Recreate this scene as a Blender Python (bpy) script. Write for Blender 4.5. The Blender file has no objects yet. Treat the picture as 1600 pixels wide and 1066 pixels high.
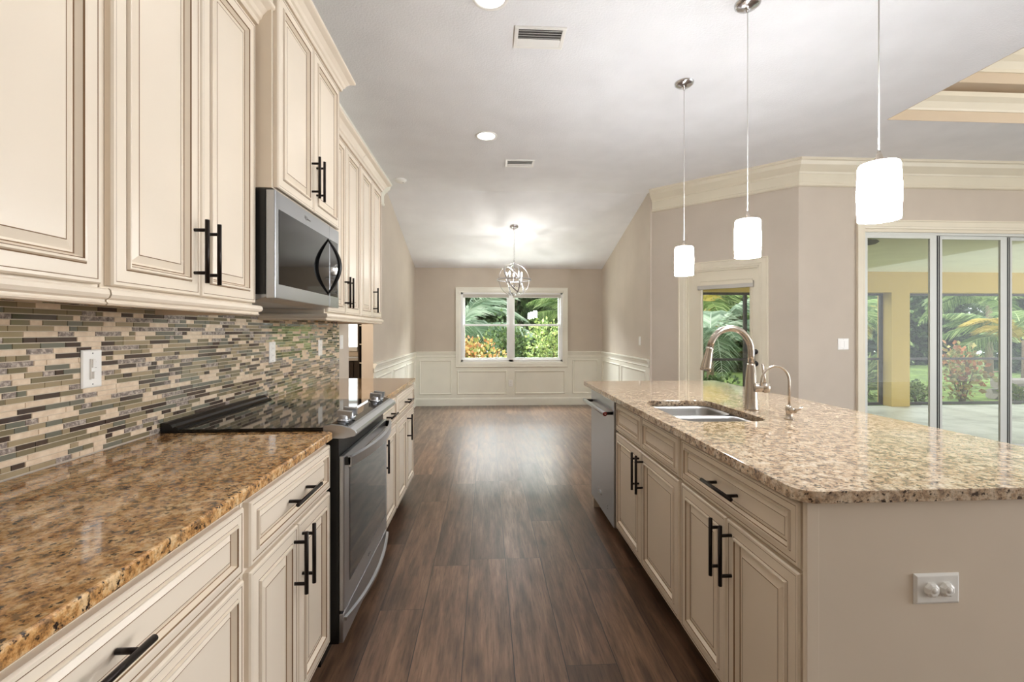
import bpy, bmesh, math, random
from mathutils import Vector, Matrix

random.seed(7)
sc = bpy.context.scene
COL = sc.collection
R = math.radians

# ------------------------------------------------------------------ camera
EYE = 1.296
cam_d = bpy.data.cameras.new('camera')
cam = bpy.data.objects.new('camera', cam_d)
COL.objects.link(cam)
cam.location = (0, 0, EYE)
cam.rotation_euler = (R(90), 0, -math.atan(40 / 711))
cam_d.sensor_width = 36
cam_d.lens = 16.0
cam_d.shift_y = -15 / 1600
cam_d.clip_start = 0.02
sc.camera = cam

# ------------------------------------------------------------------ exposure
sc.view_settings.view_transform = 'Standard'
sc.view_settings.look = 'None'
sc.view_settings.exposure = 0.08
sc.view_settings.gamma = 1.0
sc.view_settings.use_curve_mapping = False
try:
    sc.cycles.use_denoising = True
    sc.cycles.max_bounces = 10
    sc.cycles.diffuse_bounces = 5
    sc.cycles.glossy_bounces = 5
    sc.cycles.transparent_max_bounces = 24
    sc.cycles.sample_clamp_indirect = 6
    sc.cycles.caustics_reflective = False
    sc.cycles.caustics_refractive = False
except Exception:
    pass

# ------------------------------------------------------------------ sky, sun, area lights
world = bpy.data.worlds.new('sky')
sc.world = world
world.use_nodes = True
bg = world.node_tree.nodes['Background']
bg.inputs['Color'].default_value = (0.93, 0.97, 1.0, 1)
bg.inputs['Strength'].default_value = 3.0


def lamp(name, kind, loc, energy, color=(1, 1, 1), size=None, rot=(0, 0, 0), sy=None, spot=None, parent=None):
    d = bpy.data.lights.new(name, kind)
    d.energy = energy
    d.color = color
    if kind == 'AREA':
        d.size = size
        if sy:
            d.shape = 'RECTANGLE'
            d.size_y = sy
    elif kind in ('POINT', 'SPOT'):
        d.shadow_soft_size = size or 0.05
        if spot:
            d.spot_size = R(spot)
            d.spot_blend = 0.6
    o = bpy.data.objects.new(name, d)
    o.location = loc
    o.rotation_euler = rot
    if parent:
        o.parent = parent
    COL.objects.link(o)
    return o


sun = lamp('sun', 'SUN', (0, 0, 12), 3.0, (1.0, 0.95, 0.86), rot=(R(38), 0, R(-62)))
sun.data.angle = R(2)
# added area lamp above the dining window, standing in for sky light
lamp('dining_window_fill', 'AREA', (0.45, 8.85, 2.85), 620, (0.95, 0.98, 1), size=2.2, sy=1.2, rot=(R(-48), 0, 0))
# unseen lamp below the sill, added to lift the dining walls and ceiling
lamp('dining_uplight_fill', 'AREA', (0.45, 8.7, 0.1), 105, (1, 1, 0.95), size=2.0, sy=0.8, rot=(R(-132), 0, 0))
# lamp of the living room, up in the tray ceiling
lamp('living_room_lamp', 'POINT', (5.4, 1.9, 3.42), 14, (1.0, 0.80, 0.58), size=0.12)
# unseen fill lamp added inside the living room, standing in for side daylight
lamp('living_room_fill', 'AREA', (7.2, -0.45, 1.5), 165, (0.96, 0.985, 1), size=2.0, sy=2.4, rot=(R(98), 0, R(90)))


# ------------------------------------------------------------------ materials
def srgb(r, g, b):
    def l(v):
        v /= 255
        return v / 12.92 if v <= 0.04045 else ((v + 0.055) / 1.055) ** 2.4
    return (l(r), l(g), l(b), 1)


def pmat(name, color, rough=0.5, metal=0.0, spec=0.5, coat=0.0, emis=None, estr=0.0):
    m = bpy.data.materials.new(name)
    m.use_nodes = True
    b = m.node_tree.nodes['Principled BSDF']
    b.inputs['Base Color'].default_value = color if len(color) == 4 else (*color, 1)
    b.inputs['Roughness'].default_value = rough
    b.inputs['Metallic'].default_value = metal
    b.inputs['Specular IOR Level'].default_value = spec
    b.inputs['Coat Weight'].default_value = coat
    b.inputs['Coat Roughness'].default_value = 0.05
    if emis:
        b.inputs['Emission Color'].default_value = (*emis[:3], 1)
        b.inputs['Emission Strength'].default_value = estr
    return m


class NT:
    """Small helper for wiring node trees."""
    def __init__(s, m):
        s.m = m
        s.t = m.node_tree
        s.b = s.t.nodes['Principled BSDF']

    def n(s, typ, **kw):
        nd = s.t.nodes.new(typ)
        for k, v in kw.items():
            if k.startswith('_'):
                setattr(nd, k[1:], v)
            else:
                key = int(k[1:]) if k[0] == 'i' and k[1:].isdigit() else k.replace('__', ' ')
                nd.inputs[key].default_value = v
        return nd

    def l(s, a, b):
        s.t.links.new(a, b)

    def math(s, op, a, b=None):
        nd = s.t.nodes.new('ShaderNodeMath')
        nd.operation = op
        for i, v in enumerate((a, b)):
            if v is None:
                continue
            if isinstance(v, (int, float)):
                nd.inputs[i].default_value = v
            else:
                s.l(v, nd.inputs[i])
        return nd.outputs[0]

    def ramp(s, fac, stops):
        nd = s.t.nodes.new('ShaderNodeValToRGB')
        e = nd.color_ramp.elements
        while len(e) > 1:
            e.remove(e[-1])
        e[0].position = stops[0][0]
        e[0].color = stops[0][1]
        for p, c in stops[1:]:
            k = e.new(p)
            k.color = c
        s.l(fac, nd.inputs[0])
        return nd.outputs[0]

    def mix(s, fac, a, b, typ='MIX'):
        nd = s.t.nodes.new('ShaderNodeMix')
        nd.data_type = 'RGBA'
        nd.blend_type = typ
        for i, v in ((0, fac), (6, a), (7, b)):
            if isinstance(v, (int, float, tuple)):
                nd.inputs[i].default_value = v
            else:
                s.l(v, nd.inputs[i])
        return nd.outputs[2]

    def bump(s, h, strength, dist=0.002):
        nd = s.t.nodes.new('ShaderNodeBump')
        nd.inputs['Strength'].default_value = strength
        nd.inputs['Distance'].default_value = dist
        s.l(h, nd.inputs['Height'])
        s.l(nd.outputs[0], s.b.inputs['Normal'])


def coords(t, scale=(1, 1, 1)):
    g = t.n('ShaderNodeNewGeometry')
    mp = t.n('ShaderNodeMapping')
    mp.inputs['Scale'].default_value = scale
    t.l(g.outputs['Position'], mp.inputs[0])
    return mp.outputs[0]


def noise(t, vec, scale, detail=3, rough=0.55):
    nd = t.n('ShaderNodeTexNoise')
    nd.inputs['Scale'].default_value = scale
    nd.inputs['Detail'].default_value = detail
    nd.inputs['Roughness'].default_value = rough
    t.l(vec, nd.inputs['Vector'])
    return nd.outputs['Fac']


def painted(name, color, rough, bump=0.0, scale=300, dist=0.001):
    m = pmat(name, color, rough)
    t = NT(m)
    v = coords(t)
    f = noise(t, v, 3.0, 2)
    c = color[:3]
    lo = (c[0] * 0.97, c[1] * 0.97, c[2] * 0.97, 1)
    hi = (min(1, c[0] * 1.03), min(1, c[1] * 1.03), min(1, c[2] * 1.03), 1)
    t.l(t.ramp(f, [(0.3, lo), (0.7, hi)]), t.b.inputs['Base Color'])
    if bump:
        t.bump(noise(t, v, scale, 2), bump, dist)
    return m


M = {}
M['wall'] = painted('greige_wall_paint', srgb(200, 189, 175), 0.75, 0.15, 220)
M['ceiling'] = painted('white_textured_ceiling', srgb(237, 238, 241), 0.9, 0.55, 85, 0.004)
M['trim'] = painted('white_trim_paint', srgb(236, 234, 222), 0.4)
M['crown'] = painted('cream_trim_paint', srgb(226, 218, 198), 0.45)
M['tray'] = painted('tray_paint', srgb(214, 196, 172), 0.6)
M['cream'] = painted('cream_cabinet_enamel', srgb(227, 214, 196), 0.32)
M['glaze'] = pmat('brown_glaze', srgb(118, 88, 56), 0.5)
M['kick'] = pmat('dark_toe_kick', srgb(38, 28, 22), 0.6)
M['bronze'] = pmat('oil_rubbed_bronze', srgb(36, 29, 26), 0.35, 0.7)
M['black'] = pmat('black_enamel', srgb(10, 10, 11), 0.35)
M['blackglass'] = pmat('black_glass', srgb(9, 9, 10), 0.04, 0.0, 0.5, 0.15)
M['sink_steel'] = pmat('satin_sink_steel', srgb(150, 148, 146), 0.38, 1.0)
M['nickel'] = pmat('brushed_nickel', srgb(188, 178, 166), 0.27, 1.0)
M['chrome'] = pmat('polished_chrome', srgb(205, 205, 208), 0.2, 1.0)
M['white_plastic'] = pmat('white_plastic', srgb(240, 239, 235), 0.35)
M['grey_plastic'] = pmat('grey_plastic', srgb(120, 118, 116), 0.5)
M['vinyl'] = pmat('white_vinyl', srgb(240, 241, 240), 0.35)
M['alu'] = pmat('silver_aluminium', srgb(214, 217, 212), 0.35, 0.0)
M['alu_dark'] = pmat('dark_gasket', srgb(30, 28, 30), 0.6)
M['screen_frame'] = pmat('bronze_screen_frame', srgb(44, 36, 30), 0.5)
M['stucco'] = painted('yellow_stucco', srgb(198, 170, 100), 0.85, 0.3, 120)
M['lanai_ceiling'] = painted('lanai_ceiling_paint', srgb(242, 240, 218), 0.85, 0.2, 120)
M['red'] = pmat('red_medallion', srgb(120, 22, 20), 0.3)
M['espresso'] = pmat('espresso_wood', srgb(40, 32, 28), 0.4)
M['slate'] = pmat('grey_counter', srgb(180, 180, 178), 0.4)
M['cord'] = pmat('clear_cord', srgb(205, 203, 200), 0.4)
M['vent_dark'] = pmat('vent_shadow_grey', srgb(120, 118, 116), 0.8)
M['shade_fabric'] = pmat('grey_shade_fabric', srgb(196, 192, 184), 0.8)
M['bark'] = painted('bark', srgb(120, 104, 88), 0.9, 0.6, 40, 0.01)
M['log'] = painted('weathered_log', srgb(138, 132, 128), 0.9, 0.6, 30, 0.01)

# glowing glass and bulbs (real lamps)
M['shade_glow'] = pmat('lit_white_glass', (0.9, 0.9, 0.9), 0.3, emis=(0.96, 0.98, 1.0), estr=92)
M['bulb'] = pmat('lit_bulb', (1, 1, 1), 0.3, emis=(1.0, 0.93, 0.82), estr=18)
M['downlight'] = pmat('lit_downlight_lens', (1, 1, 1), 0.3, emis=(1.0, 0.97, 0.92), estr=12)


def mk_glass():
    m = bpy.data.materials.new('window_glass')
    m.use_nodes = True
    t = m.node_tree
    t.nodes.clear()
    out = t.nodes.new('ShaderNodeOutputMaterial')
    tr = t.nodes.new('ShaderNodeBsdfTransparent')
    tr.inputs[0].default_value = (0.965, 0.98, 0.97, 1)
    gl = t.nodes.new('ShaderNodeBsdfGlossy')
    gl.inputs['Roughness'].default_value = 0.01
    lw = t.nodes.new('ShaderNodeLayerWeight')
    lw.inputs[0].default_value = 0.5
    pw = t.nodes.new('ShaderNodeMath')
    pw.operation = 'POWER'
    pw.inputs[1].default_value = 5.0
    fr = t.nodes.new('ShaderNodeMath')
    fr.operation = 'MULTIPLY_ADD'
    fr.inputs[1].default_value = 0.8
    fr.inputs[2].default_value = 0.035
    t.links.new(lw.outputs['Facing'], pw.inputs[0])
    t.links.new(pw.outputs[0], fr.inputs[0])
    mx = t.nodes.new('ShaderNodeMixShader')
    t.links.new(fr.outputs[0], mx.inputs[0])
    t.links.new(tr.outputs[0], mx.inputs[1])
    t.links.new(gl.outputs[0], mx.inputs[2])
    t.links.new(mx.outputs[0], out.inputs[0])
    return m


M['glass'] = mk_glass()


M['steel'] = pmat('brushed_stainless', srgb(188, 191, 196), 0.34, 1.0)


def mk_granite(name, base, gold, pale, dark, mid):
    m = pmat(name, base, 0.07, spec=0.55, coat=0.5)
    t = NT(m)
    v = coords(t)
    big = noise(t, v, 7, 4, 0.6)
    medium = noise(t, v, 42, 5, 0.65)
    fine = noise(t, v, 120, 4, 0.7)
    speck = noise(t, v, 75, 3, 0.6)
    c1 = t.ramp(big, [(0.32, gold), (0.5, base), (0.7, pale)])
    c2 = t.ramp(medium, [(0.38, mid), (0.455, gold), (0.53, base), (0.62, pale)])
    c = t.mix(0.78, c1, c2)
    f = t.ramp(fine, [(0.36, (0.28, 0.26, 0.25, 1)), (0.50, (1, 1, 1, 1)), (0.72, (1.1, 1.1, 1.1, 1))])
    c = t.mix(0.75, c, f, 'MULTIPLY')
    k = t.ramp(speck, [(0.35, (1, 1, 1, 1)), (0.42, (0, 0, 0, 1))])
    c = t.mix(k, c, dark)
    t.l(c, t.b.inputs['Base Color'])
    return m


M['granite_gold_lit'] = mk_granite('warm_lit_gold_granite', srgb(208, 164, 110), srgb(182, 130, 76), srgb(222, 192, 150),
                               srgb(50, 40, 34), srgb(104, 80, 58))  # variant of the island stone with warm light put into its colour
M['granite_beige'] = mk_granite('beige_granite', srgb(208, 187, 160), srgb(184, 154, 124), srgb(222, 206, 184),
                               srgb(62, 50, 44), srgb(122, 102, 88))


def mk_floor():
    m = pmat('dark_hand_scraped_planks', srgb(96, 66, 46), 0.34, spec=0.5, coat=0.45)
    t = NT(m)
    t.b.inputs['Coat Roughness'].default_value = 0.33
    g = t.n('ShaderNodeNewGeometry')
    sp = t.n('ShaderNodeSeparateXYZ')
    t.l(g.outputs['Position'], sp.inputs[0])
    W, Ln = 0.2, 1.35
    row_f = t.math('DIVIDE', t.math('ADD', sp.outputs[0], 20.093), W)
    row = t.math('FLOOR', row_f)
    wn = t.n('ShaderNodeTexWhiteNoise', _noise_dimensions='1D')
    t.l(row, wn.inputs['W'])
    y_f = t.math('DIVIDE', t.math('ADD', t.math('ADD', sp.outputs[1], 20), t.math('MULTIPLY', wn.outputs[0], 5.0)), Ln)
    colm = t.math('FLOOR', y_f)
    cell = t.math('ADD', t.math('MULTIPLY', row, 13.37), t.math('MULTIPLY', colm, 7.91))
    wc = t.n('ShaderNodeTexWhiteNoise', _noise_dimensions='1D')
    t.l(cell, wc.inputs['W'])
    # seams
    fx = t.math('FRACT', row_f)
    fy = t.math('FRACT', y_f)
    ex = t.math('MINIMUM', fx, t.math('SUBTRACT', 1.0, fx))
    ey = t.math('MINIMUM', fy, t.math('SUBTRACT', 1.0, fy))
    sx = t.math('LESS_THAN', ex, 0.0018 / W)
    sy_ = t.math('LESS_THAN', ey, 0.0012 / Ln)
    seam = t.math('MAXIMUM', sx, sy_)
    # grain, shifted plank by plank
    cv = t.n('ShaderNodeCombineXYZ')
    t.l(t.math('ADD', t.math('MULTIPLY', sp.outputs[0], 11), t.math('MULTIPLY', wc.outputs[0], 53)), cv.inputs[0])
    t.l(t.math('MULTIPLY', sp.outputs[1], 1.1), cv.inputs[1])
    t.l(t.math('MULTIPLY', wc.outputs[0], 31), cv.inputs[2])
    g1 = noise(t, cv.outputs[0], 2.2, 6, 0.62)
    cv2 = t.n('ShaderNodeCombineXYZ')
    t.l(t.math('ADD', t.math('MULTIPLY', sp.outputs[0], 5), t.math('MULTIPLY', wc.outputs[0], 19)), cv2.inputs[0])
    t.l(t.math('MULTIPLY', sp.outputs[1], 1.6), cv2.inputs[1])
    g2 = noise(t, cv2.outputs[0], 1.6, 4, 0.6)
    cv3 = t.n('ShaderNodeCombineXYZ')
    t.l(t.math('ADD', t.math('MULTIPLY', sp.outputs[0], 60), t.math('MULTIPLY', wc.outputs[0], 71)), cv3.inputs[0])
    t.l(t.math('MULTIPLY', sp.outputs[1], 3.2), cv3.inputs[1])
    g3 = noise(t, cv3.outputs[0], 2.0, 5, 0.65)
    vo = t.n('ShaderNodeTexVoronoi')
    vo.inputs['Scale'].default_value = 1.0
    cv4 = t.n('ShaderNodeCombineXYZ')
    t.l(t.math('ADD', t.math('MULTIPLY', sp.outputs[0], 4.6), t.math('MULTIPLY', wc.outputs[0], 11)), cv4.inputs[0])
    t.l(t.math('MULTIPLY', sp.outputs[1], 1.9), cv4.inputs[1])
    t.l(cv4.outputs[0], vo.inputs['Vector'])
    wood = t.ramp(g1, [(0.28, srgb(64, 48, 37)), (0.46, srgb(97, 73, 56)), (0.60, srgb(121, 94, 74)), (0.76, srgb(146, 117, 94))])
    tone = t.ramp(wc.outputs[0], [(0.0, (0.66, 0.62, 0.60, 1)), (0.5, (0.95, 0.93, 0.92, 1)), (1.0, (1.25, 1.22, 1.2, 1))])
    c = t.mix(1.0, wood, tone, 'MULTIPLY')
    dk = t.ramp(g2, [(0.30, (0.5, 0.47, 0.45, 1)), (0.50, (1, 1, 1, 1))])
    c = t.mix(0.7, c, dk, 'MULTIPLY')
    fg = t.ramp(g3, [(0.34, (0.34, 0.32, 0.31, 1)), (0.47, (0.95, 0.95, 0.95, 1)), (0.7, (1.12, 1.12, 1.12, 1))])
    c = t.mix(0.8, c, fg, 'MULTIPLY')
    kn = t.ramp(vo.outputs['Distance'], [(0.03, (0.35, 0.32, 0.3, 1)), (0.10, (0.75, 0.73, 0.72, 1)), (0.2, (1, 1, 1, 1))])
    c = t.mix(0.9, c, kn, 'MULTIPLY')
    c = t.mix(seam, c, srgb(30, 20, 15))
    t.l(c, t.b.inputs['Base Color'])
    t.l(t.ramp(g1, [(0.3, (0.40, 0.40, 0.40, 1)), (0.7, (0.28, 0.28, 0.28, 1))]), t.b.inputs['Roughness'])
    h = t.math('SUBTRACT', t.math('MULTIPLY', g1, 0.5), t.math('MULTIPLY', seam, 0.9))
    t.bump(h, 0.3, 0.003)
    return m


M['floor'] = mk_floor()


def mk_marble():
    m = pmat('mottled_marble_tile', srgb(150, 138, 130), 0.35)
    t = NT(m)
    f = noise(t, coords(t), 70, 5, 0.7)
    t.l(t.ramp(f, [(0.34, srgb(86, 74, 70)), (0.5, srgb(140, 128, 120)), (0.62, srgb(196, 184, 172))]), t.b.inputs['Base Color'])
    return m


def mk_trav():
    m = pmat('travertine_tile', srgb(214, 194, 168), 0.5)
    t = NT(m)
    f = noise(t, coords(t), 40, 4, 0.6)
    t.l(t.ramp(f, [(0.3, srgb(204, 180, 152)), (0.7, srgb(228, 210, 186))]), t.b.inputs['Base Color'])
    return m


TILES = [pmat('olive_glass_tile', srgb(126, 116, 92), 0.08, coat=0.5),
         pmat('grey_green_glass_tile', srgb(112, 112, 100), 0.08, coat=0.5),
         pmat('dark_brown_glass_tile', srgb(70, 58, 52), 0.08, coat=0.5),
         pmat('taupe_glass_tile', srgb(158, 142, 114), 0.1, coat=0.5),
         mk_trav(), mk_marble()]
M['grout'] = pmat('cream_grout', srgb(206, 192, 172), 0.85)


def mk_leaf(name, stops, rough=0.5, trans=0.3):
    m = pmat(name, stops[0][1], rough)
    t = NT(m)
    g = t.n('ShaderNodeNewGeometry')
    col = t.ramp(g.outputs['Random Per Island'], stops)
    t.l(col, t.b.inputs['Base Color'])
    tl = t.n('ShaderNodeBsdfTranslucent')
    t.l(col, tl.inputs[0])
    mx = t.n('ShaderNodeMixShader')
    mx.inputs[0].default_value = trans
    out = [n for n in t.t.nodes if n.type == 'OUTPUT_MATERIAL'][0]
    t.l(t.b.outputs[0], mx.inputs[1])
    t.l(tl.outputs[0], mx.inputs[2])
    t.l(mx.outputs[0], out.inputs[0])
    return m


M['leaf_green'] = mk_leaf('light_green_leaf', [(0, srgb(64, 86, 40)), (0.5, srgb(104, 124, 64)), (1, srgb(146, 158, 98))])
M['leaf_mid'] = mk_leaf('mid_green_leaf', [(0, srgb(48, 70, 38)), (0.6, srgb(82, 108, 60)), (1, srgb(124, 142, 90))])
M['leaf_dark'] = mk_leaf('dark_green_leaf', [(0, srgb(38, 58, 36)), (0.6, srgb(74, 100, 58)), (1, srgb(112, 134, 88))])
M['leaf_croton'] = mk_leaf('croton_leaf', [(0, srgb(112, 72, 40)), (0.3, srgb(148, 104, 56)), (0.6, srgb(154, 132, 78)), (0.8, srgb(98, 104, 50)), (1, srgb(120, 124, 68))])
M['leaf_red'] = mk_leaf('red_croton_leaf', [(0, srgb(140, 96, 70)), (0.25, srgb(190, 128, 88)), (0.5, srgb(124, 130, 82)), (1, srgb(196, 184, 120))])
M['frond'] = mk_leaf('palm_frond', [(0, srgb(74, 104, 54)), (0.6, srgb(130, 156, 92)), (1, srgb(176, 192, 134))])
M['frond_blue'] = mk_leaf('blue_green_frond', [(0, srgb(96, 122, 98)), (0.6, srgb(150, 172, 146)), (1, srgb(196, 208, 190))])
M['frond_yellow'] = mk_leaf('yellow_palm_frond', [(0, srgb(170, 158, 70)), (0.6, srgb(206, 186, 96)), (1, srgb(226, 206, 134))])


def mk_grass():
    m = pmat('lawn', srgb(120, 160, 70), 0.9)
    t = NT(m)
    v = coords(t)
    a = noise(t, v, 2.2, 4)
    b = noise(t, v, 40, 3)
    c = t.ramp(a, [(0.35, srgb(84, 108, 54)), (0.6, srgb(128, 152, 76))])
    d = t.ramp(b, [(0.3, (0.6, 0.6, 0.6, 1)), (0.7, (1.1, 1.1, 1.1, 1))])
    t.l(t.mix(1.0, c, d, 'MULTIPLY'), t.b.inputs['Base Color'])
    t.bump(b, 0.8, 0.03)
    return m


M['grass'] = mk_grass()


def mk_paver():
    m = pmat('stamped_lanai_concrete', srgb(206, 206, 196), 0.4)
    t = NT(m)
    v = coords(t)
    a = noise(t, v, 1.6, 6, 0.65)
    c = t.ramp(a, [(0.32, srgb(168, 168, 160)), (0.5, srgb(206, 208, 198)), (0.68, srgb(228, 228, 220))])
    br = t.n('ShaderNodeTexBrick')
    br.inputs['Scale'].default_value = 1.0
    br.inputs['Brick Width'].default_value = 0.8
    br.inputs['Row Height'].default_value = 0.55
    br.inputs['Mortar Size'].default_value = 0.006
    br.inputs['Color1'].default_value = (1, 1, 1, 1)
    br.inputs['Color2'].default_value = (0.93, 0.93, 0.93, 1)
    br.inputs['Mortar'].default_value = (0.8, 0.8, 0.78, 1)
    t.l(v, br.inputs['Vector'])
    t.l(t.mix(1.0, c, br.outputs[0], 'MULTIPLY'), t.b.inputs['Base Color'])
    return m


M['paver'] = mk_paver()


# ------------------------------------------------------------------ mesh helpers
class MB:
    """Collects shapes into one mesh."""
    def __init__(s):
        s.v, s.f, s.mi, s.mats, s.sm = [], [], [], [], []

    def mat(s, m):
        if m not in s.mats:
            s.mats.append(m)
        return s.mats.index(m)

    def add(s, vs, fs, m, smooth=False):
        b = len(s.v)
        k = s.mat(m)
        s.v += [tuple(p) for p in vs]
        for f in fs:
            s.f.append([b + i for i in f])
            s.mi.append(k)
            s.sm.append(smooth)
        return s

    def box(s, x0, x1, y0, y1, z0, z1, m):
        vs = [(x, y, z) for z in (z0, z1) for y in (y0, y1) for x in (x0, x1)]
        fs = [(0, 2, 3, 1), (4, 5, 7, 6), (0, 1, 5, 4), (2, 6, 7, 3), (0, 4, 6, 2), (1, 3, 7, 5)]
        return s.add(vs, fs, m)

    def lathe(s, prof, m, n=24, c=(0, 0, 0), axis='z', smooth=True, a0=0.0):
        vs, fs = [], []
        k = len(prof)
        for i in range(n):
            a = a0 + 2 * math.pi * i / n
            ca, sa = math.cos(a), math.sin(a)
            for r, h in prof:
                p = (r * ca, r * sa, h)
                if axis == 'x':
                    p = (p[2], p[0], p[1])
                elif axis == 'y':
                    p = (p[1], p[2], p[0])
                vs.append((p[0] + c[0], p[1] + c[1], p[2] + c[2]))
        for i in range(n):
            j = (i + 1) % n
            for q in range(k - 1):
                fs.append((i * k + q, j * k + q, j * k + q + 1, i * k + q + 1))
        return s.add(vs, fs, m, smooth)

    def tube(s, pts, r, m, n=10, caps=True, smooth=True):
        pts = [Vector(p) for p in pts]
        rr = r if isinstance(r, (list, tuple)) else [r] * len(pts)
        vs, fs = [], []
        up = None
        for i, p in enumerate(pts):
            d = (pts[min(i + 1, len(pts) - 1)] - pts[max(i - 1, 0)]).normalized()
            if up is None:
                ref = Vector((0, 0, 1)) if abs(d.z) < 0.9 else Vector((1, 0, 0))
                up = (ref - d * ref.dot(d)).normalized()
            else:
                up = (up - d * up.dot(d)).normalized()
            sd = d.cross(up)
            for k in range(n):
                a = 2 * math.pi * k / n
                vs.append(p + up * math.cos(a) * rr[i] + sd * math.sin(a) * rr[i])
        for i in range(len(pts) - 1):
            for k in range(n):
                k2 = (k + 1) % n
                fs.append((i * n + k, i * n + k2, (i + 1) * n + k2, (i + 1) * n + k))
        if caps:
            fs.append(tuple(range(n))[::-1])
            fs.append(tuple((len(pts) - 1) * n + k for k in range(n)))
        return s.add(vs, fs, m, smooth)

    def prism(s, poly, a0, a1, m, axis='x'):
        """Polygon in the other two axes, extruded from a0 to a1 along axis."""
        def p3(p, a):
            return (a, p[0], p[1]) if axis == 'x' else (p[0], a, p[1]) if axis == 'y' else (p[0], p[1], a)
        n = len(poly)
        vs = [p3(p, a0) for p in poly] + [p3(p, a1) for p in poly]
        fs = [tuple(range(n))[::-1], tuple(range(n, 2 * n))]
        fs += [(i, (i + 1) % n, n + (i + 1) % n, n + i) for i in range(n)]
        return s.add(vs, fs, m)

    def sweep(s, path, prof, m, closed=False):
        """Profile (out, z) swept along a flat path, mitred; out points to the right of the path."""
        P = [Vector((p[0], p[1])) for p in path]
        n, k = len(P), len(prof)
        vs, fs = [], []
        for i, p in enumerate(P):
            d1 = (P[i] - P[i - 1]).normalized() if (i > 0 or closed) else None
            d2 = (P[(i + 1) % n] - P[i]).normalized() if (i < n - 1 or closed) else None
            d1 = d1 or d2
            d2 = d2 or d1
            n1 = Vector((d1.y, -d1.x))
            n2 = Vector((d2.y, -d2.x))
            o = (n1 + n2) / max(0.2, 1 + n1.dot(n2))
            for (u, z) in prof:
                vs.append((p.x + o.x * u, p.y + o.y * u, z))
        for i in range(n if closed else n - 1):
            j = (i + 1) % n
            for q in range(k):
                q2 = (q + 1) % k
                fs.append((i * k + q, j * k + q, j * k + q2, i * k + q2))
        if not closed:
            fs.append(tuple(range(k)))
            fs.append(tuple((n - 1) * k + q for q in range(k))[::-1])
        return s.add(vs, fs, m)

    def rings(s, w, h, prof, back, m_last):
        """Raised-panel front: nested mitred rectangles. prof = [(inset, out, material of the band going in)]."""
        cur = []
        for ins, out, _ in prof:
            cur.append([(ins, -out, ins), (w - ins, -out, ins), (w - ins, -out, h - ins), (ins, -out, h - ins)])
        for a in range(len(prof) - 1):
            vs = cur[a] + cur[a + 1]
            fs = [(i, (i + 1) % 4, 4 + (i + 1) % 4, 4 + i) for i in range(4)]
            s.add(vs, fs, prof[a][2])
        s.add(cur[-1], [(0, 1, 2, 3)], m_last)
        vs = cur[0] + [(x, -back, z) for x, _, z in cur[0]]
        s.add(vs, [(4 + i, 4 + (i + 1) % 4, (i + 1) % 4, i) for i in range(4)] + [(7, 6, 5, 4)], prof[0][2])
        return s

    def mesh(s, name):
        me = bpy.data.meshes.new(name)
        me.from_pydata(s.v, [], s.f)
        for m in s.mats:
            me.materials.append(m)
        me.polygons.foreach_set('material_index', s.mi)
        me.polygons.foreach_set('use_smooth', s.sm)
        me.update()
        bm = bmesh.new()
        bm.from_mesh(me)
        bmesh.ops.recalc_face_normals(bm, faces=bm.faces)
        bm.to_mesh(me)
        bm.free()
        return me

    def build(s, name, parent=None, loc=(0, 0, 0), rot=(0, 0, 0), bevel=0.0, seg=2):
        return link(name, s.mesh(name), parent, loc, rot, bevel, seg)


def link(name, me, parent=None, loc=(0, 0, 0), rot=(0, 0, 0), bevel=0.0, seg=2):
    o = bpy.data.objects.new(name, me)
    COL.objects.link(o)
    o.location = loc
    o.rotation_euler = rot
    if parent:
        o.parent = parent
    if bevel:
        b = o.modifiers.new('edge', 'BEVEL')
        b.width = bevel
        b.segments = seg
        b.limit_method = 'ANGLE'
        b.angle_limit = R(40)
    return o


def tag(o, label, cat, group=None, kind=None):
    o['label'] = label
    o['category'] = cat
    if group:
        o['group'] = group
    if kind:
        o['kind'] = kind
    return o


def thing(name, label, cat, loc=(0, 0, 0), rz=0.0, group=None, kind=None):
    o = bpy.data.objects.new(name, None)
    o.empty_display_size = 0.1
    COL.objects.link(o)
    o.location = loc
    o.rotation_euler = (0, 0, rz)
    return tag(o, label, cat, group, kind)


def struct(mb, name, label, cat, **kw):
    return tag(mb.build(name, **kw), label, cat, kind='structure')


# ------------------------------------------------------------------ dimensions (metres)
WL = -1.235            # kitchen/dining left wall
WR = 2.05              # dining right wall
YB = 7.98              # dining back wall
CEIL = 3.05
CREASE = 5.70          # dining ceiling starts to slope here
DOOR0, DOOR1 = 4.166, 5.05   # opening in left wall
P1, P2 = Vector((2.05, 5.62)), Vector((3.20, 4.50))   # diagonal wall
SY = 4.50              # wall with the sliding door
SX0, SX1 = 3.90, 7.10  # sliding door opening
LY = 8.38              # outer screen wall of the lanai
LZ = -0.16             # lanai floor

# ------------------------------------------------------------------ large structure
struct(MB().box(-1.36, 7.9, -3.4, 4.66, -0.1, 0, M['floor']).prism([(-1.36, 4.66), (3.24, 4.66), (2.15, 5.72), (-1.36, 5.72)], -0.1, 0, M['floor'], 'z')
       .box(-1.36, 2.17, 5.72, 8.1, -0.1, 0, M['floor']).box(-4.0, -1.36, 3.4, 8.1, -0.1, 0, M['floor']),
       'floor', 'dark brown hand-scraped wood plank floor', 'floor')

w = MB()
w.box(WL - 0.125, WL, -3.4, DOOR0, 0, 3.1, M['wall'])
w.box(WL - 0.125, WL, DOOR1, 8.1, 0, 3.1, M['wall'])
w.box(WL - 0.125, WL, DOOR0, DOOR1, 2.12, 3.1, M['wall'])
struct(w, 'wall_left', 'greige painted wall with a cased opening behind the range run', 'wall')

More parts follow.
